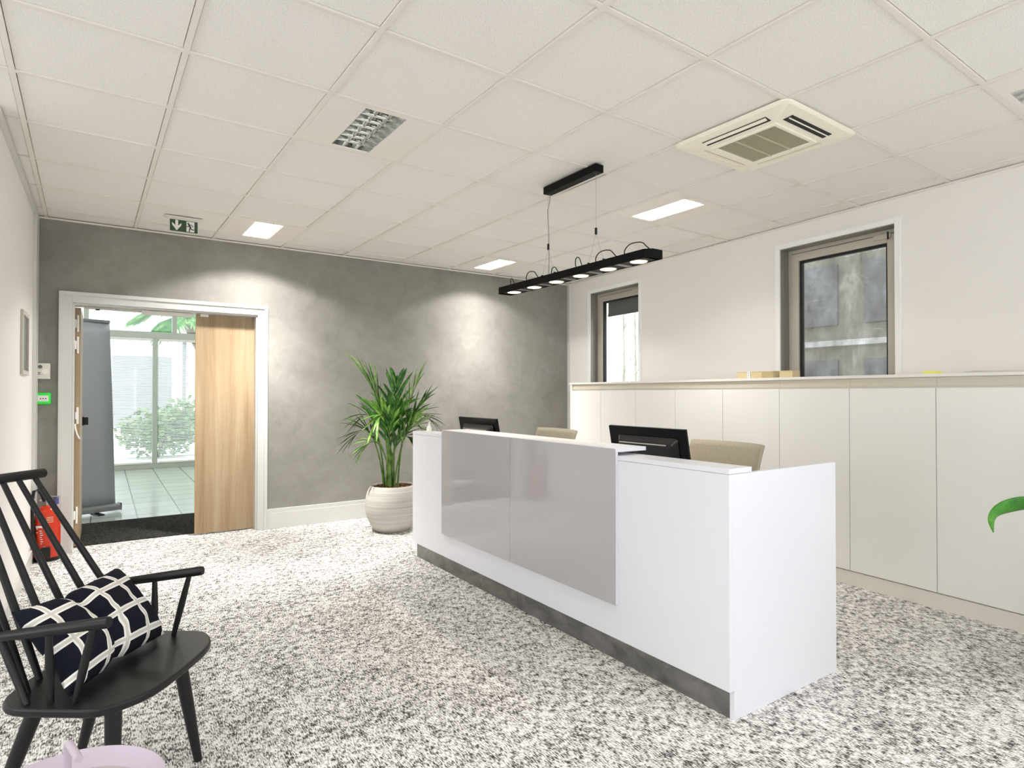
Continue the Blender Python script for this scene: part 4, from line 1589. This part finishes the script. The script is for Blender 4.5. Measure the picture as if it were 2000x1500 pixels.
def build_small_things():
    # white bottle on the far end of the desk ledge
    r = thing('sanitiser_bottle', 'tiny white bottle standing on the far end of the desk ledge', 'bottle', (2.095, 4.255, 0.9885))
    mb = MB()
    mb.lathe([(0.020, 0.0), (0.021, 0.01), (0.020, 0.03), (0.012, 0.042), (0.009, 0.046)], (0, 0, 0), 22)
    mb.build('body', M['white_plastic'], r)
    mb = MB()
    mb.lathe([(0.009, 0.046), (0.009, 0.056), (0.005, 0.060), (0.004, 0.070)], (0, 0, 0), 16)
    mb.box(-0.004, 0.004, -0.018, 0.006, 0.068, 0.074)
    mb.build('pump', M['white_plastic'], r, bevel=0.001)
    # wall devices by the door
    r = thing('wall_sounder', 'white square alarm plate on the grey wall above the green box', 'alarm device', (-0.396, GY - 0.004, 1.462))
    mb = MB()
    mb.box(-0.045, 0.045, -0.022, 0.004, -0.062, 0.062)
    mb.build('plate', M['off_white'], r, smooth=False, bevel=0.003)
    mb = MB()
    mb.cyl((-0.018, -0.022, 0.034), (-0.018, -0.027, 0.034), 0.014, seg=20)
    mb.build('lens', M['grey_dark'], r)
    mb = MB()
    mb.cyl((0.012, -0.022, -0.004), (0.012, -0.026, -0.004), 0.021, seg=26)
    mb.build('button', M['white_plastic'], r)
    mb = MB()
    for z in (-0.012, -0.024):
        mb.box(-0.040, -0.016, -0.0226, -0.0220, z - 0.003, z + 0.003)
    mb.build('slot', M['grey_dark'], r, smooth=False)
    r = thing('call_point', 'green framed emergency door release on the grey wall', 'call point', (-0.393, GY - 0.003, 1.245))
    mb = MB()
    mb.box(-0.048, 0.048, -0.040, 0.003, -0.045, 0.045)
    mb.build('cover', M['green_box'], r, smooth=False, bevel=0.010, seg=3)
    mb = MB()
    mb.box(-0.034, 0.034, -0.0425, -0.0402, -0.022, 0.024)
    mb.build('face_plate', M['sign_white'], r, smooth=False, bevel=0.001)
    mb = MB()
    for x in (-0.016, 0.0, 0.016):
        mb.cyl((x, -0.0425, 0.0), (x, -0.044, 0.0), 0.0045, seg=12)
    mb.build('mark', M['ink'], r)
    # framed recess on the left wall
    r = thing('wall_frame', 'tall thin grey metal frame fixed on the left white wall', 'frame', (-0.4495, 5.24, 1.62))
    mb = MB()
    y0, y1, z0, z1 = -0.185, 0.19, -0.21, 0.215
    w = 0.03
    mb.box(0, 0.016, y0, y0 + w, z0, z1)
    mb.box(0, 0.016, y1 - w, y1, z0, z1)
    mb.box(0, 0.016, y0 + w, y1 - w, z0, z0 + w)
    mb.box(0, 0.016, y0 + w, y1 - w, z1 - w, z1)
    mb.build('rim', M['alu'], r, smooth=False, bevel=0.002)
    mb = MB()
    mb.box(0, 0.004, y0 + w, y1 - w, z0 + w, z1 - w)
    mb.build('back_plate', M['grey_dark'], r, smooth=False)
    # fire extinguisher
    r = thing('fire_extinguisher', 'red fire extinguisher with black hose standing in the corner', 'fire extinguisher', (-0.352, 5.905, 0))
    mb = MB()
    mb.lathe([(0.075, 0.0), (0.083, 0.006), (0.083, 0.30), (0.080, 0.35), (0.066, 0.392), (0.040, 0.415), (0.022, 0.42)], (0, 0, 0), 36)
    body = mb.build('cylinder', M['red'], r, angle=50)
    mb = MB()
    mb.lathe([(0.0845, 0.001), (0.0850, 0.012), (0.0845, 0.030)], (0, 0, 0), 36, False, False)
    mb.build('base_ring', M['black'], r)
    mb = MB()
    mb.cyl((0, 0, 0.42), (0, 0, 0.462), 0.022, seg=18)
    mb.box(-0.05, 0.03, -0.012, 0.012, 0.455, 0.472)
    mb.build('valve', M['steel'], r, bevel=0.002)
    mb = MB()
    mb.tube([(-0.03, 0, 0.472), (0.02, 0, 0.486), (0.075, 0, 0.480)], 0.006, 8)
    mb.build('handle', M['steel'], r)
    mb = MB()
    mb.cyl((0.055, -0.005, 0.425), (0.055, -0.005, 0.470), 0.016, seg=14)
    mb.build('cap', M['blue'], r)
    mb = MB()
    mb.tube([(-0.02, -0.01, 0.455), (-0.035, -0.03, 0.51), (-0.055, -0.06, 0.55), (-0.078, -0.075, 0.545), (-0.088, -0.075, 0.48), (-0.088, -0.06, 0.36),
             (-0.080, -0.05, 0.22), (-0.066, -0.068, 0.12), (-0.04, -0.082, 0.09), (-0.01, -0.094, 0.095)], 0.011, 10)
    h = mb.build('hose', M['black'], r)
    mb = MB()
    mb.box(-0.03, 0.025, -0.105, -0.080, 0.035, 0.115)
    mb.build('hose_holder', M['black'], r, bevel=0.006)
    # label: white lettering and nozzle drawing on the front of the cylinder
    mb = MB()

    def on_cyl(a, z, rr=0.0838):
        return (rr * math.sin(a), -rr * math.cos(a), z)

    def patch(a0, a1, z0, z1, sh=0.0):
        nseg = 5
        rows = [[on_cyl(a0 + (a1 - a0) * i / nseg + sh * k, z0 + (z1 - z0) * k) for i in range(nseg + 1)] for k in (0, 1)]
        mb.strip(rows)
    patch(-0.95, -0.25, 0.262, 0.276)
    patch(-0.85, -0.72, 0.250, 0.262)
    for k in range(7):
        patch(-0.55 + 0.02 * k, -0.35 + 0.05 * (k % 3), 0.236 - 0.016 * k, 0.241 - 0.016 * k)
    patch(-0.22, -0.02, 0.110, 0.230, -0.70)
    mb.build('lettering', M['sign_white'], r)
    mb = MB()
    for k in range(4):
        patch(0.0, 0.5, 0.335 - 0.012 * k, 0.339 - 0.012 * k)
    mb.build('lettering', M['kraft'], r)


# ------------------------------------------------------------------ plants
def leaflet(mb, p, d, up, ln, wd, droop):
    """a lance shaped leaflet with a folded midrib"""
    d = d.normalized()
    side = d.cross(up).normalized()
    nrm = side.cross(d).normalized()
    n = 5
    prev = None
    for i in range(n + 1):
        f = i / n
        c = p + d * ln * f + Vector((0, 0, -droop * ln * f * f))
        w = wd * (math.sin(PI * min(1, f * 0.85 + 0.12)) ** 0.8) if f < 1 else 0.0005
        if i == 0:
            w = wd * 0.35
        row = (mb.bm.verts.new(c - side * w + nrm * w * 0.35), mb.bm.verts.new(c), mb.bm.verts.new(c + side * w + nrm * w * 0.35))
        if prev:
            mb.bm.faces.new((prev[0], prev[1], row[1], row[0]))
            mb.bm.faces.new((prev[1], prev[2], row[2], row[1]))
        prev = row


def build_palm():
    rnd = random.Random(11)
    base = (2.262, 5.372, 0)
    r = thing('potted_palm', 'feathery green palm in a round pale pot by the grey wall', 'potted plant', base)
    mb = MB()
    prof = [(0.150, 0.0), (0.168, 0.010), (0.205, 0.065), (0.238, 0.14), (0.252, 0.22), (0.250, 0.29), (0.236, 0.355), (0.215, 0.40), (0.204, 0.418),
            (0.198, 0.424), (0.188, 0.418), (0.186, 0.392)]
    mb.lathe(prof, (0, 0, 0), 56, True, False)
    mb.build('pot', M['pot'], r, angle=60)
    mb = MB()
    mb.lathe([(0.001, 0.402), (0.10, 0.400), (0.187, 0.394)], (0, 0, 0), 40, True, False)
    s = mb.build('soil', M['soil'], r)
    mb = MB()
    for _ in range(170):
        a, q = rnd.uniform(0, 2 * PI), 0.178 * math.sqrt(rnd.random())
        x, y, z = q * math.cos(a), q * math.sin(a), 0.402
        e = rnd.uniform(0.006, 0.011)
        mb.obox((x, y, z + e * 0.4), (rnd.uniform(-1, 1), rnd.uniform(-1, 1), 0.2), (0.3, rnd.uniform(-1, 1), 1), (1, 0.1, -0.3), e, e * 0.8, e * 0.7)
    g = mb.build('clay_granules', M['soil'], s, bevel=0.0)
    g['kind'] = 'stuff'
    rt = Vector((0.826, -0.563, 0))          # screen right
    dp = Vector((0.563, 0.826, 0))           # away from the viewer
    # (right, up, depth) of each frond tip above the rim, in metres
    tips = [(-0.35, 1.08, 0.02, 1), (-0.20, 0.98, -0.08, 0.9), (0.02, 0.97, 0.10, 0.8), (0.27, 0.97, 0.0, 0.9), (0.36, 0.80, -0.06, 0.9),
            (0.38, 0.62, 0.06, 0.9), (0.36, 0.50, -0.06, 0.8), (-0.34, 0.62, -0.05, 0.85), (-0.40, 0.46, 0.0, 0.85), (-0.28, 0.34, -0.10, 0.7),
            (0.24, 0.40, -0.12, 0.7), (0.06, 0.76, -0.16, 0.8), (-0.10, 0.62, -0.18, 0.8), (0.12, 0.66, 0.2, 0.8), (-0.16, 0.66, 0.2, 0.8)]
    for k, (tx, tu, td, sc) in enumerate(tips):
        b0 = Vector((rnd.uniform(-0.07, 0.05), rnd.uniform(-0.05, 0.05), 0.39))
        horiz = rt * tx * 0.88 + dp * td
        tip = Vector((0, 0, 0.42 + tu)) + horiz
        hh = (tu * 0.86 + 0.20) if tu < 0.75 else tu * 0.78
        c1 = b0 + horiz * 0.10 + Vector((0, 0, hh * 0.60))
        c2 = b0 * 0.5 + horiz * 0.50 + Vector((0, 0, 0.21 + hh * 1.06 + (0.05 if tu < 0.75 else 0.0)))
        pts = []
        N = 22
        for i in range(N + 1):
            f = i / N
            pts.append((1 - f) ** 3 * b0 + 3 * f * (1 - f) ** 2 * c1 + 3 * f * f * (1 - f) * c2 + f ** 3 * tip)
        mb = MB()
        st = MB()
        st.tube(pts, [0.0085 * (1 - 0.85 * i / N) + 0.0008 for i in range(N + 1)], 7)
        first = 9
        nl = 9
        for q in range(nl):
            f = (first + (N - first) * (q + 0.5) / nl) / N
            i = min(N - 1, int(f * N))
            p = pts[i].lerp(pts[i + 1], f * N - i)
            tan = (pts[i + 1] - pts[i]).normalized()
            sd = tan.cross(Vector((0, 0, 1)))
            if sd.length < 0.2:
                sd = tan.cross(dp)
            sd.normalize()
            up = sd.cross(tan).normalized()
            if up.z < 0:
                up = -up
            g = q / (nl - 1)
            ln = (1.2 if tu > 0.9 else 1.0) * (0.18 + 0.17 * math.sin(PI * (0.25 + 0.6 * g))) * sc * rnd.uniform(0.85, 1.1)
            for sgn in (-1, 1):
                d = tan * (0.85 + 0.30 * g) + sd * sgn * (0.62 - 0.28 * g) + up * 0.15
                d += Vector((rnd.uniform(-0.12, 0.12), rnd.uniform(-0.12, 0.12), rnd.uniform(-0.08, 0.08)))
                leaflet(mb, p, d, up, ln, 0.0160 * rnd.uniform(0.85, 1.2), rnd.uniform(0.05, 0.30))
        leaflet(mb, tip, pts[-1] - pts[-2], Vector((0, 0, 1)), 0.14 * sc, 0.011, 0.3)
        fr = mb.build('frond', M['palm'] if k % 3 else M['palm_pale'], r, normals=False)
        st.build('stem', M['stem'], fr)


def broad_leaf(mb, pts, wmax, up0, fold=0.35):
    n = len(pts) - 1
    rows = []
    for i, p in enumerate(pts):
        f = i / n
        tan = (pts[min(n, i + 1)] - pts[max(0, i - 1)]).normalized()
        side = tan.cross(up0).normalized()
        nr = side.cross(tan).normalized()
        w = wmax * (math.sin(PI * (0.06 + 0.94 * f) ** 0.8)) if f < 1 else 0.001
        w = max(w, 0.002)
        row = []
        for k in range(-3, 4):
            g = k / 3
            row.append(p + side * w * g + nr * (w * fold * abs(g) ** 1.3))
        rows.append(row)
    mb.strip(rows)


def build_broad_plant():
    r = thing('broad_leaf_plant', 'broad curling green leaf plant entering at the right edge before the cabinets', 'potted plant', (3.60, 0.78, 0))
    mb = MB()
    mb.lathe([(0.13, 0.0), (0.14, 0.01), (0.18, 0.30), (0.185, 0.36), (0.178, 0.365), (0.172, 0.33)], (0, 0, 0), 40, True, False)
    mb.build('pot', M['pot'], r, angle=60)
    mb = MB()
    mb.lathe([(0.001, 0.335), (0.172, 0.33)], (0, 0, 0), 30, True, False)
    mb.build('soil', M['soil'], r)
    rt = Vector((0.826, -0.563, 0))
    dp = Vector((0.563, 0.826, 0))
    rnd = random.Random(2)
    leaves = [((-0.10, 0.62, 0), [(-0.12, 0.775, 0), (-0.24, 0.795, 0), (-0.33, 0.785, 0.0), (-0.395, 0.762, 0.0), (-0.425, 0.725, 0.0), (-0.421, 0.670, 0)], 0.036),
              ((-0.05, 0.40, -0.03), [(-0.12, 0.55, -0.06), (-0.24, 0.58, -0.1), (-0.315, 0.54, -0.12), (-0.335, 0.47, -0.13), (-0.332, 0.40, -0.135)], 0.06),
              ((0.08, 0.6, 0), [(0.14, 0.85, 0.02), (0.26, 0.95, 0.05), (0.38, 0.9, 0.08), (0.44, 0.8, 0.1)], 0.07),
              ((0.0, 0.6, -0.05), [(0.0, 0.8, -0.14), (0.02, 0.88, -0.26), (0.03, 0.82, -0.36), (0.03, 0.7, -0.42)], 0.07),
              ((0.05, 0.65, 0.0), [(0.08, 0.95, 0.03), (0.12, 1.12, 0.02), (0.2, 1.2, 0.0), (0.28, 1.18, 0.0)], 0.07)]
    for st, path, w in leaves:
        P = [Vector((0, 0, 0))] + [rt * a + dp * c + Vector((0, 0, b)) for a, b, c in path]
        base = P[1]
        s0 = rt * st[0] * 0.3 + dp * st[2] * 0.3 + Vector((0, 0, 0.33))
        s1 = rt * st[0] + dp * st[2] + Vector((0, 0, st[1]))
        # smooth the leaf path
        ctrl = P[1:]
        pts = []
        for i in range(len(ctrl) - 1):
            p0 = ctrl[max(0, i - 1)]
            p1, p2 = ctrl[i], ctrl[i + 1]
            p3 = ctrl[min(len(ctrl) - 1, i + 2)]
            for q in range(6):
                t = q / 6
                pts.append(0.5 * ((2 * p1) + (p2 - p0) * t + (2 * p0 - 5 * p1 + 4 * p2 - p3) * t * t + (3 * p1 - p0 - 3 * p2 + p3) * t ** 3))
        pts.append(ctrl[-1])
        mb = MB()
        broad_leaf(mb, pts, w, Vector((0, 0, 0.35)) + dp, 0.35)
        lf = mb.build('leaf', M['leaf'], r, normals=False)
        so = lf.modifiers.new('thick', 'SOLIDIFY')
        so.thickness = 0.0012
        mb = MB()
        mb.tube([s0, s0.lerp(s1, 0.5) + Vector((0, 0, 0.02)), s1, base], 0.007, 8)
        mb.build('stem', M['stem'], lf)


# ------------------------------------------------------------------ armchair, cushion, side table
FV = Vector((0.819, -0.574, 0))       # chair faces this way
LV = Vector((0.574, 0.819, 0))        # towards its far arm


def ch(a, b, z):
    return FV * a + LV * (b + 0.0) + Vector((0, 0, z))


def build_armchair():
    C0 = FV * -1.29 + LV * 1.918
    r = thing('armchair', 'black wooden spindle back armchair on the carpet', 'armchair', (C0.x, C0.y, 0))

    def q(a, b, z):               # a, b measured as in the survey, to local
        return ch(a, b, z) - C0
    # seat: rounded D shape
    zt = 0.42
    half = [(-1.07 - 0.1 * (v / 0.279) ** 4, v) for v in (0.0, 0.05, 0.10, 0.15, 0.19, 0.22, 0.24, 0.255, 0.266, 0.273)]
    half += [(-1.185, 0.2775), (-1.21, 0.279), (-1.28, 0.278), (-1.36, 0.277), (-1.40, 0.272), (-1.43, 0.260), (-1.455, 0.240), (-1.475, 0.205), (-1.49, 0.15), (-1.498, 0.08), (-1.50, 0.0)]
    poly = [(a, 1.918 + v) for a, v in half] + [(a, 1.918 - v) for a, v in reversed(half[1:-1])]
    mb = MB()
    top = [mb.bm.verts.new(q(a, b, zt)) for a, b in poly]
    bot = [mb.bm.verts.new(q(a, b, zt - 0.024)) for a, b in poly]
    mb.bm.faces.new(top)
    mb.bm.faces.new(list(reversed(bot)))
    for i in range(len(poly)):
        j = (i + 1) % len(poly)
        mb.bm.faces.new((top[i], bot[i], bot[j], top[j]))
    mb.build('seat', M['black'], r, bevel=0.006, seg=3, angle=30)
    # legs
    for (fa, fb), (ta, tb) in (((-1.136, 2.112), (-1.19, 2.075)), ((-1.180, 1.730), (-1.20, 1.765)),
                               ((-1.550, 2.100), (-1.42, 2.05)), ((-1.550, 1.730), (-1.42, 1.775))):
        mb = MB()
        p0, p1 = q(fa, fb, 0.0), q(ta, tb, zt - 0.022)
        mb.tube([p0, p0.lerp(p1, 0.12), p0.lerp(p1, 0.55), p0.lerp(p1, 0.9), p1], [0.0135, 0.0150, 0.0205, 0.0225, 0.021], 16)
        mb.build('leg', M['black'], r)
    # spindles and top rail
    top_ends = []
    for i in range(7):
        th = R(-60 + 20 * i)
        b = 1.916 + 0.245 * math.sin(th) / math.sin(R(60))
        a = -1.38 - 0.095 * (math.cos(th) - 0.5) / 0.5
        tb = 1.916 + 0.055 * (i - 3)
        ta = -1.70 - 0.018 * (1 - ((i - 3) / 3) ** 2)
        p0, p1 = q(a, b, zt - 0.002), q(ta, tb, 0.995)
        mb = MB()
        mb.tube([p0, p0.lerp(p1, 0.2), p0.lerp(p1, 0.55), p1], [0.0095, 0.0115, 0.0105, 0.0085], 12)
        mb.build('spindle', M['black'], r)
    mb = MB()
    pts = []
    for f in (-1.0, -0.995, -0.97, -0.8, -0.6, -0.4, -0.2, 0, 0.2, 0.4, 0.6, 0.8, 0.97, 0.995, 1.0):
        pts.append(q(-1.70 - 0.018 * (1 - (0.235 / 0.165 * f) ** 2 * 0.7), 1.916 + 0.205 * f, 1.003))
    mb.tube(pts, [0.008, 0.0125] + [0.0165] * 11 + [0.0125, 0.008], 16)
    mb.build('top_rail', M['black'], r)
    # arms with two posts each
    for s in (1, -1):
        bb = 1.916
        mb = MB()
        e0, e1 = q(-1.15, bb + s * 0.245, 0.648), q(-1.497, bb + s * 0.238, 0.598)
        mb.tube([e0, e0.lerp(e1, 0.02), e0.lerp(e1, 0.5), e1], [0.0145, 0.0165, 0.0160, 0.013], 16)
        arm = mb.build('armrest', M['black'], r)
        for a0, a1, zz in ((-1.250, -1.195, 0.640), (-1.318, -1.322, 0.622)):
            mb = MB()
            p0, p1 = q(a0, bb + s * 0.238, zt - 0.002), q(a1, bb + s * 0.243, zz)
            mb.tube([p0, p0.lerp(p1, 0.5), p1], [0.0085, 0.0115, 0.0080], 12)
            mb.build('arm_post', M['black'], arm)


def build_cushion():
    uax = LV.copy()
    vax = (FV * -0.175 + Vector((0, 0, 0.215))).normalized()
    nax = uax.cross(vax).normalized()
    if nax.dot(FV) < 0:
        nax = -nax
    cen = FV * -1.362 + LV * 1.917 + Vector((0, 0, 0.545))
    mb = MB()
    W, H, T = 0.225, 0.146, 0.072
    N, K = 40, 26
    uvl = mb.bm.loops.layers.uv.new('UVMap')
    rnd = random.Random(4)

    def pt(i, k, side):
        u, v = -1 + 2 * i / N, -1 + 2 * k / K
        edge = max(0.0, (1 - abs(u) ** 2.6)) ** 0.5 * max(0.0, (1 - abs(v) ** 2.4)) ** 0.5
        crease = math.exp(-((u + 0.12 + 0.10 * v) / 0.13) ** 2)
        th = T * edge * (1 - 0.42 * crease)
        pin = 1 - 0.12 * crease
        # pillow outline: sides bow in, corners stay out
        uu = u * (1 - 0.06 * (1 - v * v))
        vv = v * (1 - 0.08 * (1 - u * u)) * pin
        wr = 0.004 * math.sin(u * 21 + v * 9) * crease * 2 + 0.002 * math.sin(u * 13 - v * 17)
        bend = 0.012 * (u * u)
        skew = 0.050 * min(0.0, v + 0.5)
        return uax * (uu * W + skew) + vax * (vv * H) + nax * (side * th + bend + wr * edge), (u * W, v * H)
    for side in (1, -1):
        g = [[pt(i, k, side) for i in range(N + 1)] for k in range(K + 1)]
        vs = [[mb.bm.verts.new(p) for p, _ in row] for row in g]
        for k in range(K):
            for i in range(N):
                idx = [(k, i), (k, i + 1), (k + 1, i + 1), (k + 1, i)]
                if side < 0:
                    idx.reverse()
                f = mb.bm.faces.new([vs[a][b] for a, b in idx])
                for lp, (a, b) in zip(f.loops, idx):
                    lp[uvl].uv = g[a][b][1]
    bmesh.ops.remove_doubles(mb.bm, verts=mb.bm.verts, dist=0.0008)
    o = mb.build('cushion', M['cushion'], angle=70)
    o.location = cen
    tag(o, 'black cushion with white grid lines lying in the armchair', 'cushion')


def build_side_table():
    r = thing('side_table', 'lilac round tray side table in front of the armchair', 'side table', (-0.07, 1.58, 0))
    mb = MB()
    mb.lathe([(0.155, 0.402), (0.168, 0.404), (0.178, 0.415), (0.190, 0.438), (0.1915, 0.4405), (0.1895, 0.441), (0.176, 0.419), (0.164, 0.4085), (0.001, 0.4080)], (0, 0, 0), 64, True, True)
    mb.build('tray', M['lilac'], r, angle=30)
    mb = MB()
    mb.lathe([(0.001, 0.4088), (0.160, 0.4088)], (0, 0, 0), 48, False, False)
    mb.build('tray_floor', M['lilac_in'], r)
    mb = MB()
    mb.tube([(0.012, 0, 0.02), (0.012, 0, 0.3), (0.012, 0, 0.53), (0.0125, -0.006, 0.551), (0.016, -0.022, 0.559), (0.024, -0.055, 0.559), (0.034, -0.098, 0.559)], 0.0075, 14)
    mb.build('handle', M['lilac'], r)
    for k in range(3):
        a = 2 * PI * k / 3 + 0.5
        mb = MB()
        mb.tube([(0.012, 0, 0.05), (0.1 * math.cos(a), 0.1 * math.sin(a), 0.03), (0.18 * math.cos(a), 0.18 * math.sin(a), 0.008)], 0.008, 10)
        mb.build('leg', M['lilac'], r)


# ------------------------------------------------------------------ light and camera
TROFFER = 370.0
SPOT = 10.0
SKY = 3.0


def build_light():
    w = bpy.data.worlds.new('world')
    scene.world = w
    w.use_nodes = True
    nt = w.node_tree
    bg = nt.nodes['Background']
    bg.inputs['Color'].default_value = (0.90, 0.95, 1.0, 1)
    bg.inputs['Strength'].default_value = SKY

    def portal(name, loc, rot, sx, sy):
        L = bpy.data.lights.new(name, 'AREA')
        L.shape = 'RECTANGLE'
        L.size, L.size_y = sx, sy
        L.cycles.is_portal = True
        o = bpy.data.objects.new(name, L)
        COL.objects.link(o)
        o.location = loc
        o.rotation_euler = rot
    # rear windows (face +Y), left windows (face +X), hall glazing (face -Y), right windows (face -X)
    portal('sky_portal', (-1.9, -4.2, 1.475), (R(90), 0, R(180)), 2.6, 1.75)
    portal('sky_portal', (2.3, -4.2, 1.475), (R(90), 0, R(180)), 2.6, 1.75)
    portal('sky_portal', (-4.2, -2.0, 1.475), (R(90), 0, R(90)), 2.8, 1.95)
    portal('sky_portal', (-4.2, 1.6, 1.475), (R(90), 0, R(90)), 2.8, 1.95)
    portal('sky_portal', (0.9, 12.2, 1.75), (R(90), 0, 0), 7.9, 3.4)
    for x in (-0.6, 2.2):  # unseen area lights added under the ceiling to brighten the hall
        L = bpy.data.lights.new('hall_fill', 'AREA')
        L.shape = 'SQUARE'
        L.size = 0.9
        L.energy = 26
        L.color = (0.97, 1.0, 0.98)
        o = bpy.data.objects.new('hall_fill', L)
        COL.objects.link(o)
        o.location = (x, 9.4, 3.47)
    ca, sa = math.cos(WR), math.sin(WR)
    for u, wd, z, hh in ((0.906, 0.86, 1.9, 1.2), (3.553, 0.93, 1.9, 1.2), (7.8, 3.6, 1.425, 2.05)):
        v = 0.28
        portal('sky_portal', (CORNER[0] + u * ca - v * sa, CORNER[1] + u * sa + v * ca, z), (R(90), 0, WR), wd, hh)


def build_camera():
    cam = bpy.data.cameras.new('camera')
    o = bpy.data.objects.new('camera', cam)
    COL.objects.link(o)
    cam.sensor_fit = 'HORIZONTAL'
    cam.sensor_width = 36
    f = 1178.176
    cam.lens = f / 2000 * 36
    cam.shift_x = (1000 - 1005.45) / 2000
    cam.shift_y = (755.78 - 750) / 2000
    cam.clip_start = 0.05
    yaw, pitch = R(34.286), R(0.6367)
    fw = Vector((math.sin(yaw) * math.cos(pitch), math.cos(yaw) * math.cos(pitch), math.sin(pitch)))
    o.location = CAM
    o.rotation_euler = fw.to_track_quat('-Z', 'Y').to_euler()
    scene.camera = o


build_shell()
build_ceiling()
build_trims()
build_doorway()
build_hall()
build_outside()
build_windows()
build_ceiling_fittings()
build_exit_sign()
build_pendant()
build_desk()
build_monitor()
build_office_chair()
build_cabinets()
build_small_things()
build_palm()
build_broad_plant()
build_armchair()
build_cushion()
build_side_table()
build_light()
build_camera()

vs = scene.view_settings
scene.display_settings.display_device = 'sRGB'
vs.view_transform = 'Standard'
vs.look = 'None'
vs.exposure = 0.45
vs.gamma = 1.0
vs.use_curve_mapping = False
cy = scene.cycles
cy.use_denoising = True
cy.max_bounces = 10
cy.diffuse_bounces = 8
cy.transparent_max_bounces = 16
cy.sample_clamp_indirect = 6.0
